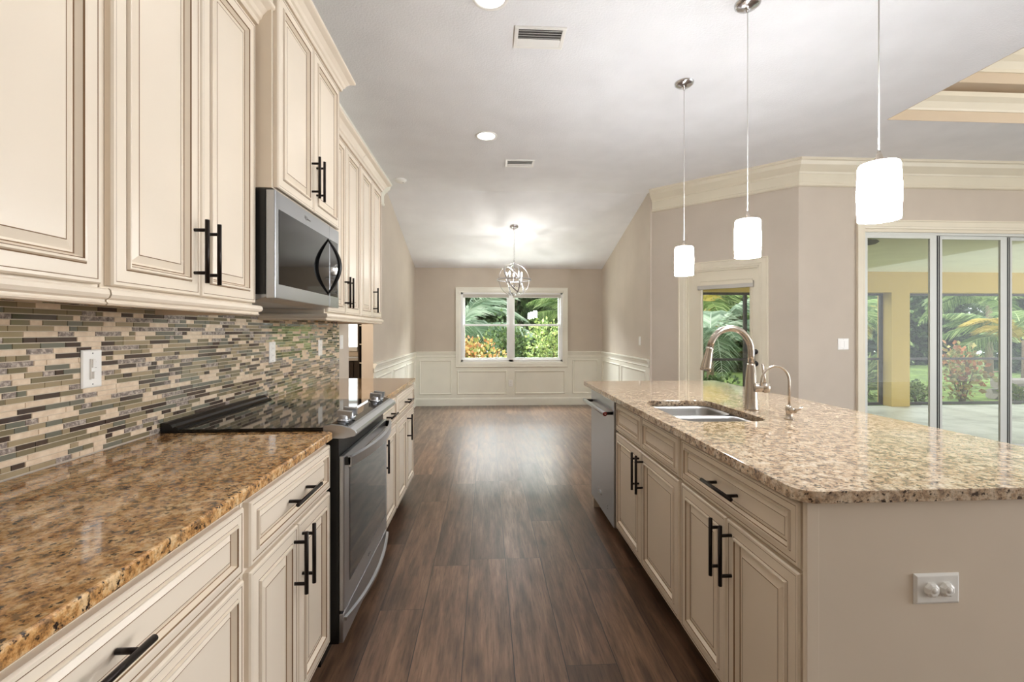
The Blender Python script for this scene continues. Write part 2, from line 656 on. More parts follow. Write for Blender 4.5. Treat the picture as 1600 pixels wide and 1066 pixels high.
WX0, WX1, WZ0, WZ1 = -0.445, 1.345, 0.763, 1.976
w = MB()
w.box(WL, WX0, YB, YB + 0.14, 0, 2.6, M['wall']).box(WX1, WR, YB, YB + 0.14, 0, 2.6, M['wall'])
w.box(WX0, WX1, YB, YB + 0.14, 0, WZ0, M['wall']).box(WX0, WX1, YB, YB + 0.14, WZ1, 2.6, M['wall'])
struct(w, 'wall_back', 'greige dining wall around the double window', 'wall')
struct(MB().box(WR, WR + 0.12, 5.60, 8.12, 0, 3.1, M['wall']), 'wall_right', 'greige dining side wall above white wainscot', 'wall')

# diagonal wall, local x runs along the wall from P1
dlen = (P2 - P1).length
dang = math.atan2(P2.y - P1.y, P2.x - P1.x)
T0, T1, TZ = 0.45, 1.25, 2.02
w = MB()
w.box(0, T0, 0, 0.12, 0, 3.1, M['wall']).box(T1, dlen, 0, 0.12, 0, 3.1, M['wall']).box(T0, T1, 0, 0.12, TZ, 3.1, M['wall'])
struct(w, 'wall_diagonal', 'greige diagonal wall holding the glazed patio door', 'wall', loc=(P1.x, P1.y, 0), rot=(0, 0, dang))
w = MB()
w.box(P2.x, SX0, SY, SY + 0.15, 0, 3.1, M['wall']).box(SX0, SX1, SY, SY + 0.15, 2.36, 3.1, M['wall']).box(SX1, 7.9, SY, SY + 0.15, 0, 3.1, M['wall'])
struct(w, 'wall_slider', 'greige living room wall around the sliding glass door', 'wall')
# walls behind and beside the camera (out of view), with window openings
w = MB()
w.box(7.75, 7.9, -3.4, 4.5, 2.6, 3.1, M['wall']).box(7.75, 7.9, 3.2, 4.5, 0, 2.6, M['wall']).box(7.75, 7.9, -3.4, -3.0, 0, 2.6, M['wall'])
struct(w, 'wall_living', 'greige far wall of the living room', 'wall')
w = MB().box(-1.36, 7.9, -3.4, -3.25, 0, 3.1, M['wall'])
struct(w, 'wall_front', 'greige wall opposite the dining room', 'wall')

# ceiling with the tray opening, and the sloped dining ceiling
TX0, TX1, TY0, TY1 = 3.31, 7.3, 0.2, 3.59
c = MB()
c.box(-1.36, TX0, -3.4, CREASE, CEIL, CEIL + 0.1, M['ceiling'])
c.box(TX0, 7.9, TY1, 4.66, CEIL, CEIL + 0.1, M['ceiling'])
c.box(TX0, 7.9, -3.4, TY0, CEIL, CEIL + 0.1, M['ceiling'])
c.box(TX1, 7.9, TY0, TY1, CEIL, CEIL + 0.1, M['ceiling'])
c.prism([(CREASE, CEIL), (8.12, CEIL - 0.284 * (8.12 - CREASE)), (8.12, 3.15), (CREASE, 3.15)], -1.36, 2.17, M['ceiling'], 'x')
struct(c, 'ceiling', 'white textured ceiling sloping down over the dining area', 'ceiling')

tr = MB()
loop = [(TX0, TY1), (TX1, TY1), (TX1, TY0), (TX0, TY0)]
tr.sweep(loop, [(0.001, 3.049), (0.004, 3.049), (0.004, 3.30), (0.14, 3.30), (0.14, 3.62), (0.001, 3.62)], M['tray'], True)
tr.sweep(loop, [(-0.02, 3.135), (0.012, 3.135), (0.02, 3.15), (0.05, 3.19), (0.085, 3.22), (0.09, 3.255), (-0.02, 3.255)], M['crown'], True)
tr.sweep(loop, [(0.12, 3.385), (0.152, 3.385), (0.156, 3.41), (0.19, 3.45), (0.23, 3.48), (0.235, 3.53), (0.12, 3.53)], M['crown'], True)
tr.box(TX0 - 0.1, TX1 + 0.1, TY0 - 0.1, TY1 + 0.1, 3.62, 3.68, M['ceiling'])
struct(tr, 'ceiling_tray', 'stepped tray ceiling with cream crown mouldings over the living room', 'ceiling')

# ceiling crown: crown over a flat frieze board
CR = [(0, 3.05), (0.112, 3.05), (0.112, 3.028), (0.098, 3.02), (0.086, 2.985), (0.052, 2.95), (0.030, 2.93), (0.024, 2.915),
      (0.018, 2.91), (0.018, 2.82), (0.026, 2.812), (0.026, 2.795), (0.014, 2.785), (0, 2.785)]
dd = (P2 - P1).normalized()
pa = P1 + dd * 0.04
struct(MB().sweep([(WL, -3.2), (WL, 5.50)], CR, M['trim']), 'trim_1', 'white crown moulding on the range wall above the cabinets', 'crown moulding')
struct(MB().sweep([(pa.x, pa.y), (P2.x, P2.y), (7.75, SY)], CR, M['crown']), 'trim_2', 'cream crown moulding wrapping the diagonal and slider walls', 'crown moulding')

# dining wainscot: white skin, chair rail, panel mouldings, baseboard
RAIL = [(0, 0.945), (0.038, 0.945), (0.040, 0.93), (0.028, 0.915), (0.022, 0.895), (0.014, 0.885), (0.012, 0.86), (0.018, 0.85), (0.012, 0.84), (0, 0.84)]
BASE = [(0, 0), (0.016, 0), (0.016, 0.105), (0.012, 0.125), (0.006, 0.137), (0, 0.137)]
DL = [(WL, DOOR1), (WL, YB), (WX0 - 0.09, YB)]
DR = [(WX1 + 0.09, YB), (WR, YB), (WR, 5.62)]
wn = MB()
wn.sweep([(WL, DOOR1), (WL, YB), (WR, YB), (WR, 5.62)], [(0, 0), (0.006, 0), (0.006, 0.66), (0, 0.66)], M['trim'])
for path in (DL, DR):
    wn.sweep(path, [(0, 0.66), (0.006, 0.66), (0.006, 0.90), (0, 0.90)], M['trim'])
struct(wn, 'wainscot_panel', 'white painted wainscot skin around the dining area', 'wainscot')
cr_ = MB()
for path in (DL, DR):
    cr_.sweep(path, RAIL, M['trim'])
struct(cr_, 'trim_3', 'white chair rail running round the dining walls', 'chair rail')
struct(MB().sweep([(WL, DOOR1), (WL, YB), (WR, YB), (WR, 5.62)], BASE, M['trim']), 'baseboard_dining', 'white baseboard below the dining wainscot', 'baseboard')
struct(MB().sweep([(P1.x, P1.y), tuple(P1 + dd * 0.36)], BASE, M['crown']).sweep([tuple(P1 + dd * 1.34), (P2.x, P2.y), (SX0 - 0.08, SY)], BASE, M['crown']),
       'baseboard_diagonal', 'cream baseboard along the diagonal wall', 'baseboard')


CAS = [(0, 0), (0, 0.026), (0.012, 0.026), (0.016, 0.020), (0.062, 0.018), (0.070, 0.014), (0.085, 0.012), (0.090, 0.009), (0.090, 0)]


def casing(mb, path, m, to3, closed=False):
    """Mitred casing in a wall plane; the profile runs inward from the outer edge."""
    q = MB().sweep(path, CAS, m, closed)
    return mb.add([to3(*p) for p in q.v], q.f, m)


def frame_strip(mb, x0, x1, z0, z1, prof_w, prof_t, m, to3):
    """Picture-frame moulding: four mitred strips with a rounded top."""
    def ring(i, t):
        return [to3(x0 + i, z0 + i, t), to3(x1 - i, z0 + i, t), to3(x1 - i, z1 - i, t), to3(x0 + i, z1 - i, t)]
    rs = [ring(0, 0), ring(0.002, prof_t * 0.6), ring(prof_w * 0.35, prof_t), ring(prof_w * 0.7, prof_t * 0.7), ring(prof_w, 0)]
    for a, b in zip(rs[:-1], rs[1:]):
        mb.add(a + b, [(i, (i + 1) % 4, 4 + (i + 1) % 4, 4 + i) for i in range(4)], m)


pm = MB()
for a, b, z1 in ((-1.165, -0.60, 0.80), (-0.51, 0.36, 0.61), (0.494, 1.39, 0.61), (1.515, 1.974, 0.80)):
    frame_strip(pm, a, b, 0.195, z1, 0.03, 0.016, M['trim'], lambda x, z, t: (x, YB - 0.006 - t, z))
for a, b in ((5.12, 5.97), (6.10, 6.98), (7.10, 7.86)):
    frame_strip(pm, a, b, 0.195, 0.79, 0.03, 0.016, M['trim'], lambda y, z, t: (WL + 0.006 + t, y, z))
for a, b in ((5.74, 6.78), (6.88, 7.88)):
    frame_strip(pm, a, b, 0.195, 0.79, 0.03, 0.016, M['trim'], lambda y, z, t: (WR - 0.006 - t, y, z))
struct(pm, 'trim_4', 'white picture-frame panel mouldings on the dining wainscot', 'panel moulding')

# ------------------------------------------------------------------ dining window
win = thing('window_1', 'white double-hung twin window in the dining wall', 'window', (0, YB, 0), kind='structure')
cs = MB()
cw = 0.09
x0, x1, z0, z1 = WX0 - cw, WX1 + cw, WZ0 - cw, WZ1 + cw
casing(cs, [(x0, z0), (x0, z1), (x1, z1), (x1, z0)], M['trim'], lambda x, z, t: (x, -t, z), True)
cs.build('casing', win)
fr = MB()
fr.box(WX0, WX0 + 0.035, 0, 0.11, WZ0, WZ1, M['vinyl']).box(WX1 - 0.035, WX1, 0, 0.11, WZ0, WZ1, M['vinyl'])
fr.box(WX0, WX1, 0, 0.11, WZ0, WZ0 + 0.035, M['vinyl']).box(WX0, WX1, 0, 0.11, WZ1 - 0.03, WZ1, M['vinyl'])
fr.box(0.395, 0.465, 0.0, 0.11, WZ0, WZ1, M['vinyl'])
fr.build('frame', win)
for sx0, sx1 in ((WX0 + 0.035, 0.395), (0.465, WX1 - 0.035)):
    zm = 1.405
    for (a, b, yo) in ((WZ0 + 0.035, zm + 0.015, 0.045), (zm - 0.015, WZ1 - 0.03, 0.08)):
        s_ = MB()
        bw = 0.034
        s_.box(sx0, sx0 + bw, yo - 0.018, yo + 0.012, a, b, M['vinyl']).box(sx1 - bw, sx1, yo - 0.018, yo + 0.012, a, b, M['vinyl'])
        s_.box(sx0 + bw, sx1 - bw, yo - 0.018, yo + 0.012, a, a + bw, M['vinyl']).box(sx0 + bw, sx1 - bw, yo - 0.018, yo + 0.012, b - 0.03, b, M['vinyl'])
        so = s_.build('sash', win)
        MB().box(sx0 + bw, sx1 - bw, yo - 0.004, yo, a + bw, b - 0.03, M['glass']).build('pane', so)
sh = MB().box(WX0 + 0.036, WX1 - 0.036, 0.004, 0.045, WZ1 - 0.085, WZ1 - 0.032, M['shade_fabric'])
sh.build('roller_shade', win)

# ------------------------------------------------------------------ patio door in the diagonal wall
door = thing('door_1', 'white patio door with a full glass lite in the diagonal wall', 'door', (P1.x, P1.y, 0), dang, kind='structure')
d = MB()
casing(d, [(T0 - 0.08, 0), (T0 - 0.08, TZ + 0.08), (T1 + 0.08, TZ + 0.08), (T1 + 0.08, 0)], M['crown'], lambda x, z, t: (x, -t, z))
d.build('casing', door)
d = MB().box(T0, T0 + 0.03, 0, 0.12, 0, TZ, M['crown']).box(T1 - 0.03, T1, 0, 0.12, 0, TZ, M['crown']).box(T0, T1, 0, 0.12, TZ - 0.03, TZ, M['crown'])
d.build('jamb', door)
ga, gb, gz0, gz1 = 0.63, 1.15, 0.22, 1.86
d = MB()
d.box(T0 + 0.03, ga, 0.03, 0.075, 0.01, TZ - 0.03, M['crown']).box(gb, T1 - 0.03, 0.03, 0.075, 0.01, TZ - 0.03, M['crown'])
d.box(ga, gb, 0.03, 0.075, 0.01, gz0, M['crown']).box(ga, gb, 0.03, 0.075, gz1, TZ - 0.03, M['crown'])
frame_strip(d, ga - 0.02, gb + 0.02, gz0 - 0.02, gz1 + 0.02, 0.03, 0.012, M['crown'], lambda x, z, t: (x, 0.03 - t, z))
slab = d.build('slab', door)
MB().box(ga, gb, 0.05, 0.056, gz0, gz1, M['glass']).build('pane', slab)
MB().box(ga - 0.035, gb + 0.035, -0.022, 0.028, 1.782, 1.852, M['shade_fabric']).box(ga - 0.035, gb + 0.035, -0.03, -0.022, 1.825, 1.852, M['crown']).build('roller_shade', door)
h = MB()
h.lathe([(0, -0.028), (0.024, -0.028), (0.028, -0.02), (0.028, 0.03), (0, 0.03)], M['black'], 20, (1.205, 0.0, 1.075), 'y')
h.lathe([(0, -0.022), (0.026, -0.022), (0.03, -0.014), (0.03, 0.03), (0, 0.03)], M['black'], 20, (1.205, 0.0, 0.945), 'y')
h.tube([(1.205, -0.045, 1.05), (1.205, -0.06, 1.01), (1.205, -0.045, 0.965)], 0.008, M['black'], 8)
h.tube([(1.205, -0.02, 1.06), (1.205, -0.048, 1.05)], 0.008, M['black'], 8).tube([(1.205, -0.02, 0.955), (1.205, -0.048, 0.965)], 0.008, M['black'], 8)
h.build('handle', door)

# ------------------------------------------------------------------ sliding glass door
sl = thing('door_2', 'wide sliding glass door of tall silver framed panels to the lanai', 'sliding door', (0, SY, 0), kind='structure')
d = MB()
casing(d, [(SX0 - 0.08, 0), (SX0 - 0.08, 2.45), (SX1 + 0.08, 2.45), (SX1 + 0.08, 0)], M['crown'], lambda x, z, t: (x, -t, z))
d.build('casing', sl)
d = MB().box(SX0, SX1, 0.0, 0.15, 2.33, 2.37, M['crown']).box(SX0, SX1, 0.02, 0.14, 2.305, 2.33, M['alu']).box(SX0, SX1, 0.02, 0.14, 0, 0.02, M['alu'])
d.box(SX0 - 0.001, SX0 + 0.012, 0, 0.15, 0, 2.33, M['crown']).box(SX1 - 0.012, SX1, 0, 0.15, 0, 2.33, M['crown'])
d.build('frame', sl)
edges = [3.912, 4.70, 5.52, 6.34, 7.088]
for i in range(4):
    y = 0.034 + 0.026 * i
    pa_, pb_ = edges[i] + (0.062 if i else 0), edges[i + 1] + (0.022 if i < 3 else 0)
    p_ = MB()
    p_.box(pa_, pa_ + 0.05, y - 0.011, y + 0.011, 0.02, 2.305, M['alu']).box(pb_ - 0.072, pb_, y - 0.011, y + 0.011, 0.02, 2.305, M['alu'])
    p_.box(pa_ + 0.05, pb_ - 0.072, y - 0.011, y + 0.011, 0.02, 0.09, M['alu']).box(pa_ + 0.05, pb_ - 0.072, y - 0.011, y + 0.011, 2.27, 2.305, M['alu'])
    if i < 3:
        p_.box(pb_, pb_ + 0.039, y - 0.009, y + 0.011, 0.02, 2.30, M['alu_dark']).box(pb_ + 0.018, pb_ + 0.022, y - 0.012, y - 0.009, 0.02, 2.30, M['alu'])
    po = p_.build('door_panel', sl)
    MB().box(pa_ + 0.05, pb_ - 0.072, y - 0.003, y + 0.003, 0.09, 2.27, M['glass']).build('pane', po)

# ------------------------------------------------------------------ pantry seen through the opening
w = MB()
PX0, PX1, PZ0, PZ1 = -2.75, -1.86, 1.0, 2.25
w.box(-4.0, PX0, 6.95, 7.07, 0, 3.0, M['wall']).box(PX1, WL - 0.125, 6.95, 7.07, 0, 3.0, M['wall'])
w.box(PX0, PX1, 6.95, 7.07, 0, PZ0, M['wall']).box(PX0, PX1, 6.95, 7.07, PZ1, 3.0, M['wall'])
w.box(-4.1, -4.0, 3.4, 7.07, 0, 3.0, M['wall']).box(-4.1, WL - 0.125, 3.3, 3.4, 0, 3.0, M['wall'])
struct(w, 'wall_pantry', 'greige pantry walls beyond the opening', 'wall')
struct(MB().box(-4.1, WL - 0.125, 3.3, 7.07, 2.75, 2.85, M['ceiling']), 'ceiling_pantry', 'white pantry ceiling', 'ceiling')
pw = thing('window_2', 'bright white pantry window seen through the opening', 'window', (0, 6.95, 0), kind='structure')
d = MB()
for (a, b, c_, e) in ((PX0, PX0 + 0.05, PZ0, PZ1), (PX1 - 0.07, PX1, PZ0, PZ1), (PX0, PX1, PZ0, PZ0 + 0.06), (PX0, PX1, PZ1 - 0.05, PZ1), (PX0, PX1, 1.6, 1.64)):
    d.box(a, b, -0.02, 0.06, c_, e, M['vinyl'])
fo = d.build('frame', pw)
MB().box(PX0 + 0.05, PX1 - 0.07, 0.03, 0.034, PZ0 + 0.06, PZ1 - 0.05, M['glass']).build('pane', pw)
lamp('pantry_light', 'AREA', (-2.2, 4.3, 2.6), 55, (1, 0.8, 0.58), size=0.8)
pc = thing('pantry_cabinet', 'dark espresso base cabinet with grey counter below the pantry window', 'cabinet', (-2.55, 6.95, 0))
MB().box(-0.7, 0.72, -0.34, -0.001, 0.1, 0.88, M['espresso']).box(-0.7, 0.72, -0.30, -0.001, 0, 0.1, M['kick']).build('body', pc)
for k in range(3):
    p_ = MB().rings(0.42, 0.74, [(0, 0.016, M['espresso']), (0.003, 0.02, M['espresso']), (0.05, 0.02, M['espresso']), (0.06, 0.012, M['espresso'])], 0.0, M['espresso'])
    p_.build('door', pc, (-0.68 + 0.46 * k, -0.34, 0.12))
MB().box(-0.72, 0.735, -0.37, -0.001, 0.88, 0.92, M['slate']).build('countertop', pc)
wr = thing('wine_rack', 'tall dark wine rack with pale shelf edges beyond the opening', 'wine rack', (-1.58, 6.6, 0))
MB().box(-0.215, -0.195, -0.12, 0.3, 0, 2.3, M['espresso']).box(0.195, 0.21, -0.12, 0.3, 0, 2.3, M['espresso']).box(-0.195, 0.195, 0.28, 0.3, 0, 2.3, M['espresso']).build('body', wr)
for k in range(9):
    MB().box(-0.195, 0.195, -0.11, 0.28, 0.06 + k * 0.262, 0.075 + k * 0.262, M['espresso']).box(-0.195, 0.195, -0.118, -0.11, 0.06 + k * 0.262, 0.075 + k * 0.262, M['alu']).build('shelf', wr)

# ------------------------------------------------------------------ cabinets
CRM, GLZ = M['cream'], M['glaze']


def front_profile(s=1.0):
    P = [(0, 0.015, CRM), (0.0035, 0.020, CRM), (0.010, 0.020, GLZ), (0.0120, 0.0193, CRM), (0.040, 0.020, GLZ), (0.0426, 0.0192, CRM),
         (0.0455, 0.0262, CRM), (0.0505, 0.0255, GLZ), (0.0528, 0.0225, CRM), (0.0590, 0.0105, GLZ), (0.0616, 0.0092, CRM),
         (0.0660, 0.0096, CRM), (0.0840, 0.0170, GLZ), (0.0864, 0.0172, CRM)]
    return [((i if i < 0.013 else 0.0118 + (i - 0.0118) * s), o, m) for i, o, m in P]


_fronts = {}


def front_mesh(kind, w, h):
    key = (kind, round(w, 3), round(h, 3))
    if key not in _fronts:
        s = 1.0 if kind == 'door' else 0.62
        _fronts[key] = MB().rings(w, h, front_profile(s), 0.001, CRM).mesh(kind)
    return _fronts[key]


def pull_mesh(L=0.19):
    mb = MB()
    mb.tube([(0, -0.036, -L / 2), (0, -0.036, L / 2)], 0.0062, M['bronze'], 12)
    for z in (-0.064, 0.064):
        mb.tube([(0, 0.001, z), (0, -0.034, z)], 0.0052, M['bronze'], 10)
    return mb.mesh('handle')


PULL = pull_mesh()
RAIL_L = [(-0.02, 0.0), (0.021, 0.0), (0.026, -0.004), (0.028, -0.014), (0.024, -0.022), (0.016, -0.026), (0.016, -0.030), (0.020, -0.034), (0.016, -0.038), (-0.02, -0.038)]
CROWN_C = [(-0.02, 0.0), (0.022, 0.0), (0.026, 0.008), (0.026, 0.016), (0.034, 0.022), (0.040, 0.036), (0.056, 0.054), (0.076, 0.064), (0.080, 0.068), (0.080, 0.080), (-0.02, 0.080)]


def cabinet(name, label, group, loc, rz, w, depth, h, fronts, kick=False, crown=None, rail=None, hollow=False, zb=0.0):
    root = thing(name, label, 'cabinet', loc, rz, group)
    b = MB()
    z0 = zb
    if hollow:
        b.box(0, 0.018, 0, depth, z0, h, CRM).box(w - 0.018, w, 0, depth, z0, h, CRM).box(0.018, w - 0.018, depth - 0.018, depth, z0, h, CRM)
        b.box(0.018, w - 0.018, 0, 0.02, z0, h, CRM).box(0.018, w - 0.018, 0.02, depth - 0.018, z0, z0 + 0.018, CRM)
    else:
        b.box(0, w, 0, depth, z0, h, CRM)
    b.build('body', root)
    if kick:
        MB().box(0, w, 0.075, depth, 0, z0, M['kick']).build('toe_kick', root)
    for fr in fronts:
        kind, a0, a1, f0, f1 = fr[:5]
        o = link(kind, front_mesh(kind, a1 - a0, f1 - f0), root, (a0, 0, f0))
        if len(fr) > 5 and fr[5]:
            way, hx, hz = fr[5]
            link('handle', PULL, o, (hx - a0, -0.0205, hz - f0), (0, R(90), 0) if way == 'h' else (0, 0, 0))
    if crown is not None:
        pts = {'L': [(0, depth), (0, 0), (w, 0)], 'R': [(0, 0), (w, 0), (w, depth)], 'LR': [(0, depth), (0, 0), (w, 0), (w, depth)], '': [(0, 0), (w, 0)]}[crown]
        MB().sweep(pts, [(u, h + z) for u, z in CROWN_C], CRM).build('crown_molding', root)
    if rail is not None:
        pts = {'L': [(0, depth), (0, 0), (w, 0)], 'R': [(0, 0), (w, 0), (w, depth)], 'LR': [(0, depth), (0, 0), (w, 0), (w, depth)], '': [(0, 0), (w, 0)]}[rail]
        MB().sweep(pts, RAIL_L, CRM).build('light_rail', root)
    return root


LR_ = R(90)      # cabinets on the range wall face +X
RR_ = R(-90)     # cabinets on the island face -X
UX = -0.890      # front of upper carcass
BACK = -1.2335
g = 0.004
GU = 'cream upper cabinets on the range wall'
GB = 'cream base cabinets on the range wall'
GI = 'cream base cabinets of the island'


def doors(w, z0, z1, n, hz, m0=0.012, m1=0.012, gap=0.006, handles=(1, 1), edge=0.028):
    out = []
    if n == 2:
        mid = w / 2
        out.append(['door', m0, mid - gap / 2, z0, z1, ('v', mid - gap / 2 - edge, hz) if handles[0] else None])
        out.append(['door', mid + gap / 2, w - m1, z0, z1, ('v', mid + gap / 2 + edge, hz) if handles[1] else None])
    return out


# uppers: Z from 1.395
UZ, UH = 1.395, 1.07
cabinet('wall_cabinet', 'tall cream upper cabinet at the camera end of the range wall run', GU, (UX, 0.405, UZ), LR_, 0.69, UX - BACK, UH,
        doors(0.69, 0.008, UH - 0.012, 2, 0.14), crown='', rail='')
cabinet('wall_cabinet', 'tall cream upper cabinet beside the exposed black flank of the microwave', GU, (UX, 1.10, UZ), LR_, 0.683, UX - BACK, UH,
        doors(0.683, 0.008, UH - 0.012, 2, 0.14), crown='R', rail='R')
CX = -0.819
cabinet('wall_cabinet', 'short raised cream cabinet sitting above the microwave', GU, (CX, 1.786, 1.846), LR_, 0.755, CX - BACK, 0.775,
        doors(0.755, 0.004, 0.765, 2, 0.155), crown='LR')
cabinet('wall_cabinet', 'cream upper cabinet with paired pulls just past the microwave', GU, (UX, 2.55, UZ), LR_, 0.655, UX - BACK, UH,
        doors(0.655, 0.008, UH - 0.012, 2, 0.14), crown='', rail='L')
cabinet('wall_cabinet', 'cream upper cabinet with a single pull at the dining end of the run', GU, (UX, 3.208, UZ), LR_, 0.642, UX - BACK, UH,
        doors(0.642, 0.008, UH - 0.012, 2, 0.14, handles=(0, 1)), crown='R', rail='R')

# base cabinets on the range wall
BX = -0.608
BD = BX - BACK
BZ0, BZ1 = 0.10, 0.882
DRW = (0.705, 0.868)
DOR = (0.125, 0.692)
HZ = 0.585


def base_fronts(w, handles=(1, 1), pull=True, drawers=1, m=0.012):
    f = []
    if drawers == 1:
        f.append(['drawer', m, w - m, *DRW, ('h', w / 2, sum(DRW) / 2) if pull else None])
    else:
        f.append(['drawer', m, w / 2 - 0.006, *DRW, None])
        f.append(['drawer', w / 2 + 0.006, w - m, *DRW, None])
    return f + doors(w, *DOR, 2, HZ, m, m, handles=handles)


wa = 0.92
f3 = [['drawer', 0.012, wa - 0.012, *DRW, ('h', wa / 2, 0.786)],
      ['drawer', 0.012, wa - 0.012, 0.42, 0.692, ('h', wa / 2, 0.556)],
      ['drawer', 0.012, wa - 0.012, 0.125, 0.407, ('h', wa / 2, 0.266)]]
cabinet('base_cabinet', 'wide cream drawer base under the warm-lit golden granite at the camera end', GB, (BX, 0.235, 0), LR_, wa, BD, BZ1, f3, kick=True, zb=BZ0)
cabinet('base_cabinet', 'cream base cabinet with drawer and two doors against the dark flank of the range', GB, (BX, 1.16, 0), LR_, 0.605, BD, BZ1,
        base_fronts(0.605), kick=True, zb=BZ0)
w1 = 0.47
cabinet('base_cabinet', 'narrow cream one-door base cabinet past the oven handle end of the range', GB, (BX, 2.556, 0), LR_, w1, BD, BZ1,
        [['drawer', 0.012, w1 - 0.012, *DRW, ('h', w1 / 2, 0.786)], ['door', 0.012, w1 - 0.012, *DOR, ('v', 0.06, HZ)]], kick=True, zb=BZ0)
cabinet('base_cabinet', 'cream base cabinet ending the range wall run by the dining opening', GB, (BX, 3.03, 0), LR_, 0.72, BD, BZ1,
        base_fronts(0.72, handles=(0, 1)), kick=True, zb=BZ0)


def slab(name, label, poly, z0, z1, m, hole=None, bevel=0.006):
    """Stone slab from a polygon, with an optional cut-out."""
    bm = bmesh.new()
    loops = []
    for lp in [poly] + ([hole] if hole else []):
        vs = [bm.verts.new((x, y, z1)) for x, y in lp]
        es = [bm.edges.new((vs[i], vs[(i + 1) % len(vs)])) for i in range(len(vs))]
        loops.append(es)
    res = bmesh.ops.triangle_fill(bm, edges=[e for es in loops for e in es], use_beauty=True)
    faces = [f for f in res['geom'] if isinstance(f, bmesh.types.BMFace)]
    ext = bmesh.ops.extrude_face_region(bm, geom=faces)
    bmesh.ops.translate(bm, vec=(0, 0, z0 - z1), verts=[v for v in ext['geom'] if isinstance(v, bmesh.types.BMVert)])
    bmesh.ops.recalc_face_normals(bm, faces=bm.faces)
    me = bpy.data.meshes.new(name)
    bm.to_mesh(me)
    bm.free()
    me.materials.append(m)
    return tag(link(name, me, bevel=bevel, seg=3), label, 'countertop')


def rrect(x0, x1, y0, y1, r, n=6):
    pts = []
    for cx, cy, a0 in ((x1 - r, y1 - r, 0), (x0 + r, y1 - r, 90), (x0 + r, y0 + r, 180), (x1 - r, y0 + r, 270)):
        for k in range(n + 1):
            a = R(a0 + 90 * k / n)
            pts.append((cx + r * math.cos(a), cy + r * math.sin(a)))
    return pts


CT0, CT1 = 0.884, 0.914
CEX = -0.583
slab('countertop', 'warm-lit golden granite countertop in front of the dimmer switch, ending at the range', [(-1.228, 0.15), (CEX, 0.15), (CEX, 1.764), (CEX - 0.014, 1.780), (-1.228, 1.780)],
     CT0, CT1, M['granite_gold_lit'])
slab('countertop', 'warm-lit golden granite countertop beyond the cooktop, ending at the dining area', [(-1.228, 2.556), (CEX, 2.556), (CEX, 3.78), (-1.228, 3.78)], CT0, CT1, M['granite_gold_lit'])

# ------------------------------------------------------------------ mosaic backsplash
bs = MB()
BY0, BY1 = 0.2, 3.88
bs.box(WL + 0.0006, WL + 0.0035, BY0, BY1, 0.916, 1.70, M['grout'])
rows, zt = [], 0.9175
rh = 0.0158
rnd = random.Random(3)
while zt + rh < 1.70:
    y = BY0 - rnd.random() * 0.06
    top = 1.41 if True else 1.7
    while y < BY1:
        L = rnd.choice([0.026, 0.036, 0.05, 0.05, 0.075, 0.075, 0.10, 0.125])
        mt = rnd.choices(range(6), [20, 12, 17, 13, 26, 14])[0]
        a, b = max(y, BY0), min(y + L - 0.0017, BY1)
        vis = zt < 1.42 or (1.80 < b and a < 2.54 and zt < 1.5)
        if b - a > 0.004 and vis:
            zz1 = zt + rh - 0.0017
            xo = WL + 0.006 - rnd.random() * 0.0004
            e = 0.0006
            xi = WL + 0.003
            vs = [(xi, a, zt), (xi, b, zt), (xi, b, zz1), (xi, a, zz1), (xo, a + e, zt + e), (xo, b - e, zt + e), (xo, b - e, zz1 - e), (xo, a + e, zz1 - e)]
            bs.add(vs, [(4, 5, 6, 7), (0, 1, 5, 4), (1, 2, 6, 5), (2, 3, 7, 6), (3, 0, 4, 7)], TILES[mt])
        y += L
    zt += rh
tag(bs.build('mosaic_backsplash'), 'linear glass and stone mosaic backsplash between counter and upper cabinets', 'backsplash')


# ------------------------------------------------------------------ switches and outlets
def wall_plate(name, label, cat, loc, rz, kind, group=None, w=0.072, h=0.118):
    """Plate with its front facing local -Y."""
    r = thing(name, label, cat, loc, rz, group)
    p = MB()
    prof = [(0, 0.002, M['white_plastic']), (0.003, 0.0055, M['white_plastic']), (0.006, 0.006, M['white_plastic'])]
    p.rings(w, h, prof, 0.0, M['white_plastic'])
    for z in (h / 2 - 0.048, h / 2 + 0.048):
        if h > 0.1:
            p.lathe([(0, 0), (0.0022, 0), (0.0022, 0.0007), (0, 0.0007)], M['grey_plastic'], 8, (w / 2, -0.0068, z), 'y')
    p.build('plate', r, (-w / 2, 0, -h / 2))
    if kind == 'dimmer':
        MB().box(-0.012, 0.0, -0.012, -0.006, -0.033, 0.031, M['white_plastic']).box(-0.011, -0.001, -0.017, -0.012, 0.004, 0.03, M['white_plastic']).build('rocker', r, bevel=0.001)
        MB().box(-0.011, -0.002, -0.02, -0.006, -0.03, -0.008, M['white_plastic']).build('slider', r, bevel=0.001)
        mk = MB()
        for dz, l_ in ((0.02, 0.006), (0.013, 0.004), (0.002, 0.008)):
            mk.box(0.006, 0.006 + l_, -0.0066, -0.006, dz, dz + 0.0015, M['grey_plastic'])
        mk.build('marking', r)
    elif kind == 'outlet':
        for z in (-0.02, 0.02):
            q = MB().box(-0.017, 0.017, -0.008, -0.006, z - 0.0145, z + 0.0145, M['white_plastic'])
            for x in (-0.007, 0.007):
                q.box(x - 0.001, x + 0.001, -0.0084, -0.008, z - 0.004, z + 0.006, M['grey_plastic'])
            q.build('socket', r)
    elif kind == 'rocker':
        MB().box(-0.017, 0.017, -0.0085, -0.006, -0.034, 0.034, M['white_plastic']).build('rocker', r, bevel=0.0012)
    elif kind == 'double':
        for x in (-0.024, 0.024):
            MB().box(x - 0.017, x + 0.017, -0.0085, -0.006, -0.034, 0.034, M['white_plastic']).build('rocker', r, bevel=0.0012)
    return r


